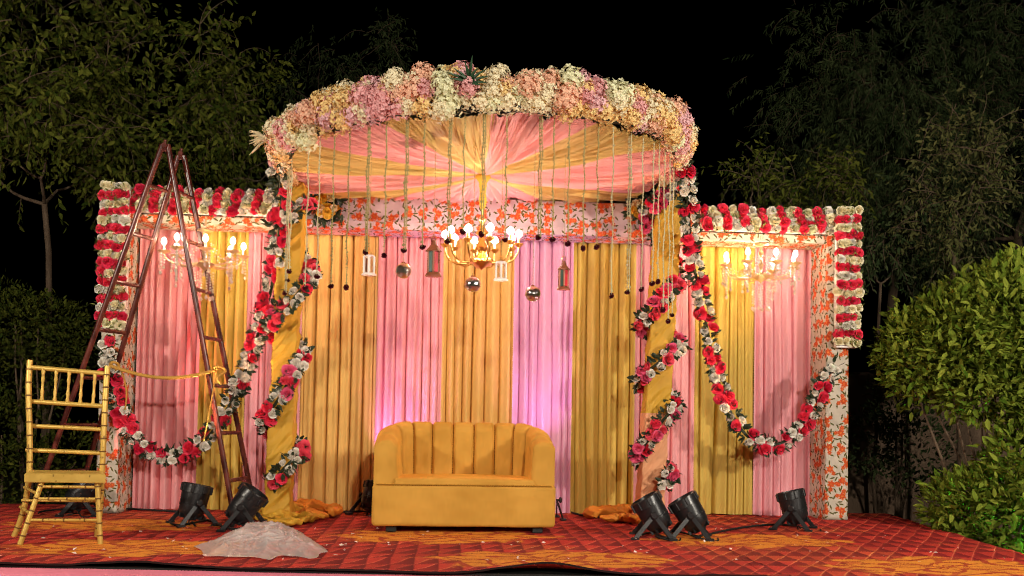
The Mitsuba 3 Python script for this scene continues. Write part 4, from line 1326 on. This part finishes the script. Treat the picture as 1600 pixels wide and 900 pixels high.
def rope(pts, r0):
    P = spline(pts, 0.012)
    ms = []
    s = np.concatenate([[0], np.cumsum(np.linalg.norm(np.diff(P, axis=0), axis=1))])
    tg = np.gradient(P, axis=0); tg /= np.linalg.norm(tg, axis=1, keepdims=True)
    n1 = np.cross(tg, [0.1, 1, 0.05]); n1 /= np.linalg.norm(n1, axis=1, keepdims=True); n2 = np.cross(tg, n1)
    for k in range(3):
        a = s / 0.05 * 2 * np.pi + k * 2.094
        ms.append(tube(P + r0 * 0.55 * (np.cos(a)[:, None] * n1 + np.sin(a)[:, None] * n2), r0 * 0.6, 5))
    return cat(ms)


ra, rb_ = at(172, 571, 7.5), at(338, 578, 7.45)
add('rope', cat([rope([ra, at(205, 582, 7.42), at(250, 590, 7.4), at(300, 587, 7.4), rb_], 0.014), rope([rb_, at(346, 574, 7.38), at(352, 580, 7.42), at(344, 586, 7.4), at(346, 600, 7.4)], 0.012),
                 rope([ra, at(178, 566, 7.48), at(186, 572, 7.52), at(180, 578, 7.5)], 0.012)]), 'rope_fibre', ladder, smooth=True, label='tan rope tied between the two halves of the ladder')
add('rope_tail', cat([rope([at(187, 575, 7.48), at(196, 600, 7.5), at(195, 640, 7.5)], 0.006), rope([rb_, at(333, 610, 7.46), at(326, 650, 7.45), at(318, 690, 7.46)], 0.006)]), 'rope_fibre', ladder, smooth=True)

# ------------------------------------------------------------------ par can stage lights
def par_can(px, py, axis, label, power, cut=26, foot_y=0.0, size=1.0, look=None, spotw=1.0):
    """px, py: where its feet stand; axis: where it points"""
    t = thing('stage_light', label, 'stage light')
    base = floor(px, py)
    ax = np.asarray(axis, float); ax /= np.linalg.norm(ax)
    Rr, Ln = 0.105 * size, 0.27 * size
    hgt = 0.18 * size
    c = base + [0, 0, hgt]                     # centre of the can
    a0 = c - ax * Ln * 0.52
    prof = [(0.0, 0.0), (0.045, 0.002), (0.05, 0.02), (0.075, 0.035), (0.092, 0.06), (0.096, 0.10), (0.099, 0.102), (0.10, 0.115), (0.098, 0.118), (0.102, 0.20), (0.108, 0.202), (0.108, 0.262), (0.104, 0.268), (0.096, 0.268), (0.094, 0.22), (0.088, 0.20), (0.0, 0.20)]
    add('body', lathe([(q * size, z_ * size) for q, z_ in prof], 24, a0, ax), 'black_plastic', t, smooth=30)
    ms = []
    for k in range(8):                          # cooling ribs and clips on the front ring
        B = basis(ax) @ spin(k * np.pi / 4)
        ms.append(xf(box(0.100, 0.118, -0.012, 0.012, 0.205, 0.262, 0.003), B, a0, size))
        ms.append(xf(box(0.05, 0.085, -0.004, 0.004, 0.012, 0.052), B, a0, size))
    add('clips', cat(ms), 'black_plastic', t, kind='stuff')
    lens = add('lens', lathe([(0.0, 0.232 * size), (0.05 * size, 0.230 * size), (0.092 * size, 0.222 * size)], 20, a0, ax), 'lamp_glass', t, smooth=True,
               emitter={**emitter(np.array(power) * 0.12), 'sampling_weight': 0.4})
    side = np.cross(ax, [0, 0, 1.0]); side = side / np.linalg.norm(side)
    if abs(side[1]) > 0.9: side = side
    kn = []
    for sgn in (-1, 1):
        ms = []
        piv = c + side * sgn * (Rr + 0.022)
        for q in (-1, 1):
            fwd = np.cross(side, [0, 0, 1.0])
            ft = base + side * sgn * (Rr + 0.05) + fwd * q * 0.13 + [0, 0, 0.016]
            d = (ft - piv); Lb = np.linalg.norm(d)
            B = basis(d, side)
            ms.append(xf(box(-0.004, 0.004, -0.016, 0.016, 0, Lb, 0.002), B, piv))
            ms.append(xf(box(-0.022, 0.022, -0.03, 0.03, -0.008, 0.01, 0.004), np.stack([side, fwd, [0, 0, 1]], 1), ft))
        add('yoke', cat(ms), 'black_plastic', t)
        kn.append(lathe([(0, 0), (0.008, 0), (0.008, 0.02), (0.024, 0.022), (0.026, 0.035), (0.02, 0.04), (0, 0.04)], 10, piv, side * sgn))
    for m_ in kn: add('knob', m_, 'black_plastic', t, smooth=30)
    cab = a0 - ax * 0.005
    b2 = base + np.array([0.05, -0.16, 0.02])
    add('cable_tail', tube(spline([cab, cab - ax * 0.06 + [0, -0.03, -0.01], base + [0.0, -0.08, 0.03], b2, b2 + [0.12, 0.05, 0]], 0.02), 0.006, 6), 'black_rubber', t, smooth=True)
    scene[f'{t}_beam'] = {'type': 'spot', 'intensity': rgb(power), 'cutoff_angle': cut, 'beam_width': cut * 0.45, 'sampling_weight': spotw,
                          'to_world': T().look_at(origin=(a0 + ax * 0.285 * size).tolist(), target=(a0 + ax * 2).tolist(), up=[0.1, 0.3, 0.9])}
    return t


par_can(127, 806, (0.7, 0.12, 0.9), 'black stage light half hidden behind the gold chair', PAR['red'], 24)
par_can(302, 821, (0.18, 0.10, 1.0), 'upright black stage light at the foot of the ladder, left of its neighbour', PAR['warm'], 30)
par_can(382, 829, (0.62, 0.0, 0.85), 'black stage light tilted right between the ladder and the left post', PAR['white'], 32)
par_can(1020, 842, (-0.50, 0.08, 0.85), 'black stage light tilted left directly before the right post', PAR['white'], 32)
par_can(1078, 842, (-0.52, 0.12, 0.85), 'black stage light tilted left just right of the right post', PAR['pink'], 32)
par_can(1240, 828, (-0.22, 0.12, 0.95), 'single black stage light before the far right pink curtain', PAR['amber'], 34)
par_can(582, 806, (0.25, 0.25, 0.9), 'black stage light peeking out behind the left side of the sofa', PAR['violet'], 34, size=0.9)
par_can(848, 812, (-0.02, 0.22, 0.9), 'black stage light almost hidden behind the right side of the sofa', PAR['violet'], 34, size=0.9)

# ------------------------------------------------------------------ cables, plastic, litter
for pts, lab in (([(1000, 842), (1022, 838), (1040, 845), (1062, 836), (1085, 842), (1100, 838)], 'tangled black cable between the two stage lights by the right post'),
                 ([(1105, 840), (1140, 832), (1180, 826), (1215, 824), (1245, 826)], 'black cable running to the far right stage light'),
                 ([(265, 818), (290, 824), (320, 818), (350, 828), (380, 832), (410, 822)], 'tangled black cable between the two stage lights under the ladder'),
                 ([(868, 792), (880, 796), (905, 808), (930, 812), (965, 816), (985, 822)], 'black cable curling on the carpet to the right of the sofa'),
                 ([(60, 806), (95, 800), (150, 798), (220, 800), (275, 803)], 'black cable along the carpet behind the gold chair'),
                 ([(500, 806), (530, 804), (560, 803), (585, 806)], 'black cable between the left post and the sofa')):
    P = [floor(*q) + [0, 0, 0.022] for q in pts]
    solo('power_cable', tube(spline(P, 0.03), 0.008, 6), 'black_rubber', lab, 'cable', smooth=True)
out = [(308, 858), (345, 842), (395, 824), (430, 820), (470, 838), (512, 868), (480, 878), (440, 872), (420, 879), (360, 876), (325, 874)]
pts = np.array([floor(*q) for q in out]); c = pts.mean(0)
n = 300
k = np.linspace(0, len(pts), n, endpoint=False)
ext = np.vstack([pts, pts[:1]])
o = np.stack([np.interp(k, np.arange(len(pts) + 1), ext[:, i]) for i in range(2)], 1)
o = c[:2] + (o - c[:2]) * (0.93 + 0.16 * meshkit.noise(np.stack([k * 1.9, 0 * k, 0 * k], -1)))[:, None]
rr = np.linspace(0.01, 1, 120)
K, Rr = np.meshgrid(np.arange(n), rr, indexing='ij')
X = c[0] + (o[K, 0] - c[0]) * Rr; Y = c[1] + (o[K, 1] - c[1]) * Rr
f1 = meshkit.fbm(np.stack([X * 4, Y * 5, 0 * X], -1), 3)
rid = 1 - np.abs(2 * meshkit.fbm(np.stack([X * 9 + Y * 5, Y * 11 - X * 5, 0 * X + 4], -1), 4) - 1)
rid2 = 1 - np.abs(2 * meshkit.fbm(np.stack([X * 20 - Y * 12, Y * 22 + X * 9, 0 * X + 14], -1), 3) - 1)
def ridges(X, Y, seed, freqs, h):
    q = np.random.default_rng(seed)
    Z = 0 * X
    for f_, h_ in zip(freqs, h):
        for _ in range(4):
            a = q.uniform(0, np.pi)
            w_ = meshkit.fbm(np.stack([X * f_ * 0.5, Y * f_ * 0.5, 0 * X + q.uniform(0, 50)], -1), 2)
            t = f_ * (X * math.cos(a) + Y * math.sin(a)) + q.uniform(0, 9) + 1.6 * w_
            Z = np.maximum(Z, h_ * (1 - np.abs(2 * (t - np.floor(t)) - 1)) ** 2.5 * np.clip(2.4 * w_ - 0.6, 0, 1.2))
    return Z


pk = floor(425, 842)
Z = 0.022 + (1 - Rr ** 3) * (0.022 * np.exp(-((X - pk[0]) / 0.26) ** 2 - ((Y - pk[1]) / 0.22) ** 2) + 0.014 * f1 + 0.02 * crumple_z(X, Y, 5, (1.8, 3.6, 7.0)) * (0.25 + 0.6 * f1) + ridges(X, Y, 4, (2.2, 4.6), (0.026, 0.042)) + ridges(X, Y, 14, (8.0, 12.0), (0.040, 0.022)))
solo('plastic_sheet', sheet(np.stack([X, Y, Z], -1), close_u=True), 'plastic_film', 'crumpled clear plastic sheet lying on the carpet in front of the left post', 'plastic sheet', smooth=True)
r = np.random.default_rng(55)
pos, dd = [], []
for _ in range(170):
    px, py = r.uniform(0, 1600), 808 + 80 * r.random() ** 0.9
    if px > 1300 and py < 830 + (px - 1300) * 0.13: continue
    p = floor(px, py); p[2] = 0.032 + 0.01 * r.random()
    pos.append(p); dd.append([r.normal(), r.normal(), 0.15])
m, uv = leaves(pos, dd, r.uniform(0.015, 0.04, len(pos)), r, 1.3, (LEAF2_V, LEAF2_F), upbias=np.array([0, 0, 2.0]))
solo('petal_litter', m, 'petal_litter', 'small pale petals scattered over the red carpet', 'petals', kind='stuff')

# ------------------------------------------------------------------ trees and shrubs
def branch_tubes(paths, base_r):
    return cat([tube(p, np.linspace(r0, r1, len(p)), 6) for p, r0, r1 in paths])


def wander(a, d, L, n, r, drift=0.25, grav=0.0):
    P = [np.asarray(a, float)]
    d = np.asarray(d, float) / np.linalg.norm(d)
    for _ in range(n):
        d = d + r.normal(0, drift, 3) * 0.5 + [0, 0, grav]
        d /= np.linalg.norm(d)
        P.append(P[-1] + d * L / n)
    return np.array(P), d


def tree(name, label, category, base, height, crown, leaf, nspray, per, size, r, trunk_r=0.09, narrow=1.0, droop=0.5, clumps=24, group=None, compound=False, spray=0.4, lean=(0, 0)):
    """base: foot; crown: (cx, cy, cz, rx, ry, rz) of the foliage; sprays of leaves hang from twigs in uneven clumps"""
    t = thing(name, label, category, group)
    base = np.asarray(base, float)
    cx, cy, cz, rx, ry, rz = crown
    # clump centres
    C = []
    for _ in range(clumps):
        q = r.normal(0, 1, 3); q /= np.linalg.norm(q)
        q *= r.uniform(0.35, 1.0) ** 0.6
        C.append([cx + q[0] * rx, cy + q[1] * ry, cz + q[2] * rz])
    C = np.array(C)
    paths = []
    fork = np.array([base[0] + lean[0], base[1] + lean[1], max(base[2] + 0.5, cz - rz * 0.85)])
    tr, d = wander(base, fork - base, np.linalg.norm(fork - base), 7, r, 0.08)
    tr += np.linspace(0, 1, len(tr))[:, None] * (fork - tr[-1])
    paths.append((tr, trunk_r, trunk_r * 0.7))
    nodes = [p for p in tr[2:]]; nrad = [trunk_r * 0.62] * len(nodes)
    for c in sorted(C, key=lambda q: np.linalg.norm(q - fork)):
        N = np.array(nodes)
        cost = np.linalg.norm(N - c, axis=1) + 0.35 * np.linalg.norm(N - fork, axis=1) + 2.0 * np.clip(N[:, 2] - c[2] + 0.1, 0, 9)
        b_ = int(np.argmin(cost))
        mid = (N[b_] + c) / 2 + r.normal(0, 0.10, 3) * [rx, ry, rz * 0.5] - [0, 0, 0.06 * rz]
        s = np.linspace(0, 1, 9)[:, None]
        pth = (1 - s) ** 2 * N[b_] + 2 * s * (1 - s) * mid + s ** 2 * c
        pth = pth + r.normal(0, 0.018, pth.shape) * np.sin(np.pi * s)
        r0 = min(nrad[b_] * 0.75, trunk_r * 0.5)
        paths.append((pth, r0, max(0.005, r0 * 0.35)))
        for k_ in (3, 5, 7, 8):
            nodes.append(pth[k_]); nrad.append(r0 * (1 - 0.65 * k_ / 8))
    lp, ld, twigs = [], [], []
    for i in range(nspray):
        c = C[r.integers(len(C))]
        rad = np.array([rx, ry, rz]) * r.uniform(0.16, 0.36)
        q = r.normal(0, 0.55, 3)
        a = c + q * rad
        out = (a - [cx, cy, cz]) / [rx, ry, rz]
        d = out * 0.5 + r.normal(0, 0.7, 3) + [0, 0, 0.15]
        P, _ = wander(a, d, spray * r.uniform(0.6, 1.3), 5, r, 0.3, -droop * 0.35)
        if i % 3 == 0: twigs.append((P, 0.006, 0.002))
        for s in range(per):
            f = (s + r.random()) / per
            pp = np.array([np.interp(f * 5, np.arange(6), P[:, j]) for j in range(3)])
            tg = P[min(5, int(f * 5) + 1)] - P[int(f * 5)]
            tg = tg / np.linalg.norm(tg)
            sd = np.cross(tg, r.normal(0, 1, 3)); sd /= np.linalg.norm(sd)
            lp.append(pp); ld.append(tg * 0.5 + sd * 0.8 + [0, 0, -droop])
    add('trunk', branch_tubes(paths, 0), 'bark', t, smooth=True)
    m, uv = leaves(lp, ld, size * r.uniform(0.7, 1.25, len(lp)), r, narrow, (LEAF_V, LEAF_F) if size > 0.075 else (LEAF2_V, LEAF2_F))
    cr = add('crown', m, leaf, t, uv=uv, smooth=True)
    add('twigs', branch_tubes(twigs, 0), 'bark', cr, smooth=True, kind='stuff')
    return t


r = np.random.default_rng(101)


def crown_at(px, py, Y, rpx, rpy, ry):
    p = at(px, py, Y)
    return (p[0], Y, p[2], rpx * Y / FOC, ry, rpy * Y / FOC)


def foot(px, Y):
    p = at(px, 640, Y)
    return (p[0], Y, -0.6)


tree('fig_tree', 'leafy tree at the far left with a pale slender trunk', 'tree', foot(58, 10.2), 6, crown_at(60, 120, 10.2, 170, 230, 1.3), 'leaf_fig', 900, 9, 0.085, r, 0.042, clumps=34)
tree('fig_tree', 'leafy tree standing behind the ladder', 'tree', foot(190, 10.6), 6, crown_at(255, 185, 10.6, 130, 135, 1.0), 'leaf_fig', 700, 9, 0.085, r, 0.05, clumps=26)
tree('fig_tree', 'dim leafy tree between the ladder and the canopy', 'tree', foot(380, 11.5), 5, crown_at(375, 215, 11.5, 80, 130, 0.9), 'leaf_fig', 420, 9, 0.08, r, 0.05, clumps=18)
tree('dark_tree', 'dark tree barely visible above the left part of the canopy', 'tree', foot(545, 17), 7, crown_at(545, 120, 17, 110, 85, 1.5), 'leaf_neem', 420, 10, 0.10, r, 0.08, 0.6, 0.7, clumps=18)
tree('neem_tree', 'tall dark drooping tree behind the right rose panel', 'tree', foot(1400, 14.5), 8, crown_at(1395, 200, 14.5, 190, 210, 1.8), 'leaf_neem', 2200, 14, 0.105, r, 0.10, 0.45, 0.7, clumps=46)
tree('neem_tree', 'dark drooping tree at the far right edge of the garden', 'tree', foot(1590, 14.0), 8, crown_at(1570, 190, 14.0, 110, 230, 1.8), 'leaf_neem', 800, 14, 0.10, r, 0.10, 0.45, 0.7, clumps=30)
tree('slender_tree', 'thin dry looking tree with pale stems above the right hedge bush', 'tree', foot(1490, 9.6), 5, crown_at(1490, 300, 9.6, 65, 125, 0.5), 'leaf_dry', 330, 7, 0.075, r, 0.03, 0.7, 0.4, clumps=20)
tree('young_tree', 'low leafy sapling rising behind the right header', 'tree', foot(1270, 10.4), 4, crown_at(1270, 290, 10.4, 60, 70, 0.5), 'leaf_fig', 200, 8, 0.08, r, 0.025, 0.8, 0.6, clumps=14)
tree('young_tree', 'small sparse sapling beside the canopy rim on the right', 'tree', foot(1170, 10.6), 4, crown_at(1180, 292, 10.6, 38, 34, 0.4), 'leaf_fig', 80, 7, 0.075, r, 0.025, 0.8, 0.5, clumps=10)
tree('young_tree', 'leafy sapling right of the right rose column', 'tree', foot(1375, 10.2), 4, crown_at(1385, 370, 10.2, 55, 90, 0.5), 'leaf_neem', 240, 8, 0.08, r, 0.025, 0.8, 0.6, clumps=16)


def bush(name, label, blobs, Y, leaf, n, size, r, stems):
    """dense shrub: leaves over rounded masses, most near the surface and facing out and up"""
    t = thing(name, label, 'shrub')
    lp, ld = [], []
    tot = sum(b[2] * b[3] for b in blobs)
    for (px, py, rpx, rpy, dy, ry) in blobs:
        c = at(px, py, Y + dy); rx, rz = rpx * (Y + dy) / FOC, rpy * (Y + dy) / FOC
        k = int(n * rpx * rpy / tot)
        q = r.normal(0, 1, (k, 3)); q /= np.linalg.norm(q, axis=1, keepdims=True)
        lump = 0.62 + 0.72 * meshkit.fbm(q * 3.4 + px, 3) + (r.random(k) < 0.06) * r.uniform(0.05, 0.22, k)
        rad = r.uniform(0.4, 1.0, k) ** 0.45 * lump
        p = c + q * rad[:, None] * [rx, ry, rz]
        d = q * 0.7 + r.normal(0, 0.6, (k, 3)) + [0, 0, 0.35]
        keep = p[:, 2] > -0.58
        lp.append(p[keep]); ld.append(d[keep])
    lp, ld = np.vstack(lp), np.vstack(ld)
    m, uv = leaves(lp, ld, size * r.uniform(0.6, 1.2, len(lp)), r, 1.0, upbias=np.array([0, -0.5, 1.0]))
    paths = []
    for (px, Yd) in stems:
        b = foot(px, Y + Yd)
        for k in range(5):
            bl_ = blobs[r.integers(len(blobs))]
            e = at(bl_[0] + r.normal(0, bl_[2] * 0.3), bl_[1], Y + bl_[4])
            s = np.linspace(0, 1, 7)[:, None]
            paths.append(((1 - s) * np.array(b) + s * e + r.normal(0, 0.02, (7, 3)) * s, 0.022, 0.006))
    add('stems', branch_tubes(paths, 0), 'bark', t, smooth=True)
    add('crown', m, leaf, t, uv=uv, smooth=True)


bush('hedge_bush', 'big glossy green bush lit at the right edge of the stage', [(1560, 520, 110, 120, 0, 0.7), (1480, 540, 90, 95, 0.1, 0.6), (1425, 560, 55, 75, 0.2, 0.45), (1610, 470, 90, 80, 0.1, 0.6), (1540, 610, 80, 60, -0.1, 0.4)], 7.6, 'leaf_lime', 8500, 0.09, r, [(1560, 0.1), (1600, 0.2)])
bush('hedge_bush', 'low glossy green bush at the bottom right corner beside the carpet', [(1560, 800, 95, 80, 0, 0.5), (1600, 740, 70, 80, -0.1, 0.45), (1495, 790, 45, 55, 0.1, 0.35), (1640, 640, 60, 80, 0, 0.4)], 7.3, 'leaf_lime', 4600, 0.09, r, [(1570, 0.0)])
bush('dark_shrub', 'small leaved shrub at the far left behind the gold chair', [(60, 515, 85, 60, 0, 0.5), (0, 500, 70, 60, 0.1, 0.5), (110, 545, 45, 45, 0.1, 0.4), (30, 600, 70, 60, 0.3, 0.5)], 9.4, 'leaf_hedge', 5200, 0.055, r, [(50, 0.1)])
bush('dark_shrub', 'low dark shrub at the left edge below the small leaved shrub', [(-10, 680, 60, 70, 0, 0.4), (40, 740, 60, 60, 0.1, 0.4), (110, 720, 50, 60, 0.3, 0.4)], 9.2, 'leaf_hedge', 2600, 0.06, r, [(10, 0.1)])
bush('dark_shrub', 'dark undergrowth in front of the boundary wall on the right', [(1360, 690, 40, 60, 0, 0.35), (1400, 620, 45, 70, 0.1, 0.4), (1430, 700, 60, 80, 0.2, 0.4)], 9.6, 'leaf_neem', 1800, 0.07, r, [(1400, 0.1)])

# ------------------------------------------------------------------ lamps out of view: left and right floods, added front fill, green bush lamp
def unseen_floodlight(pos, target, color, label):
    t = thing('unseen_floodlight', label, 'unseen_floodlight', group=None)
    pos, target = np.asarray(pos, float), np.asarray(target, float)
    d = target - pos; d /= np.linalg.norm(d)
    B = basis(d, np.cross(d, [0, 0, 1]))
    add('housing', cat([xf(box(-0.22, 0.22, -0.16, 0.16, -0.14, -0.02, 0.02), B, pos), xf(box(-0.22, -0.205, -0.16, 0.16, -0.02, 0.03), B, pos), xf(box(0.205, 0.22, -0.16, 0.16, -0.02, 0.03), B, pos), xf(box(-0.205, 0.205, -0.16, -0.145, -0.02, 0.03), B, pos), xf(box(-0.205, 0.205, 0.145, 0.16, -0.02, 0.03), B, pos)]), 'black_plastic', t)
    v = np.array([[-0.16, -0.11, 0], [0.16, -0.11, 0], [0.16, 0.11, 0], [-0.16, 0.11, 0]]) @ B.T + pos
    add('front_glass', (v, np.array([[0, 1, 2], [0, 2, 3]])), 'lamp_glass', t, emitter={**emitter(color), 'sampling_weight': 8.0})
    ft = np.array([pos[0], pos[1], -0.6]) - [d[0] * 0.1, d[1] * 0.1, 0]
    add('pole', bar(ft + [0, 0, 0.3], (ft[0], ft[1], pos[2] - 0.1), 0.02), 'black_plastic', t)
    for k in range(3):
        a = k * 2.094
        add('leg', bar(ft + [0, 0, 0.75], ft + [0.5 * math.cos(a), 0.5 * math.sin(a), 0.015], 0.014), 'black_plastic', t)


unseen_floodlight((-5.2, 3.0, 2.5), (-0.2, 8.2, 1.2), np.array((1.0, 0.89, 0.74)) * UNSEEN_FLOOD_LEFT, 'unseen flood lamp on a tripod, out of view, lighting the stage from the left')
unseen_floodlight((5.4, 2.2, 2.6), (0.6, 8.2, 1.2), np.array((1.0, 0.91, 0.77)) * UNSEEN_FLOOD_RIGHT, 'unseen flood lamp on a tripod, out of view, lighting the stage from the right')
unseen_floodlight((1.6, -3.5, 3.4), (0.4, 8.2, 1.4), np.array((1.0, 0.91, 0.77)) * ADDED_FILL_FRONT, 'added fill lamp on a tall tripod out of view, softening shadows on the stage')
g0 = at(1680, 800, 6.9)  # foot of a lamp out of view, placed to tint the bush green
t = thing('garden_lamp', 'unseen green lamp out of view, placed to tint the right bush', 'unseen lamp')
add('body', lathe([(0, 0), (0.04, 0.0), (0.05, 0.02), (0.05, 0.12), (0.044, 0.12), (0.044, 0.05), (0, 0.05)], 14, (g0[0], g0[1], -0.45), (-0.2, 0.3, 1)), 'black_plastic', t, smooth=30)
add('stake', bar((g0[0], g0[1], -0.6), (g0[0], g0[1], -0.44), 0.012), 'black_plastic', t)
scene['garden_lamp_beam'] = {'type': 'spot', 'intensity': rgb((0.3, 2.2, 0.4)), 'cutoff_angle': 50, 'beam_width': 30, 'sampling_weight': 0.4,
                             'to_world': T().look_at(origin=[g0[0] - 0.03, g0[1] + 0.045, -0.30], target=[g0[0] - 0.23, g0[1] + 0.35, 0.7], up=[1, 0, 0])}
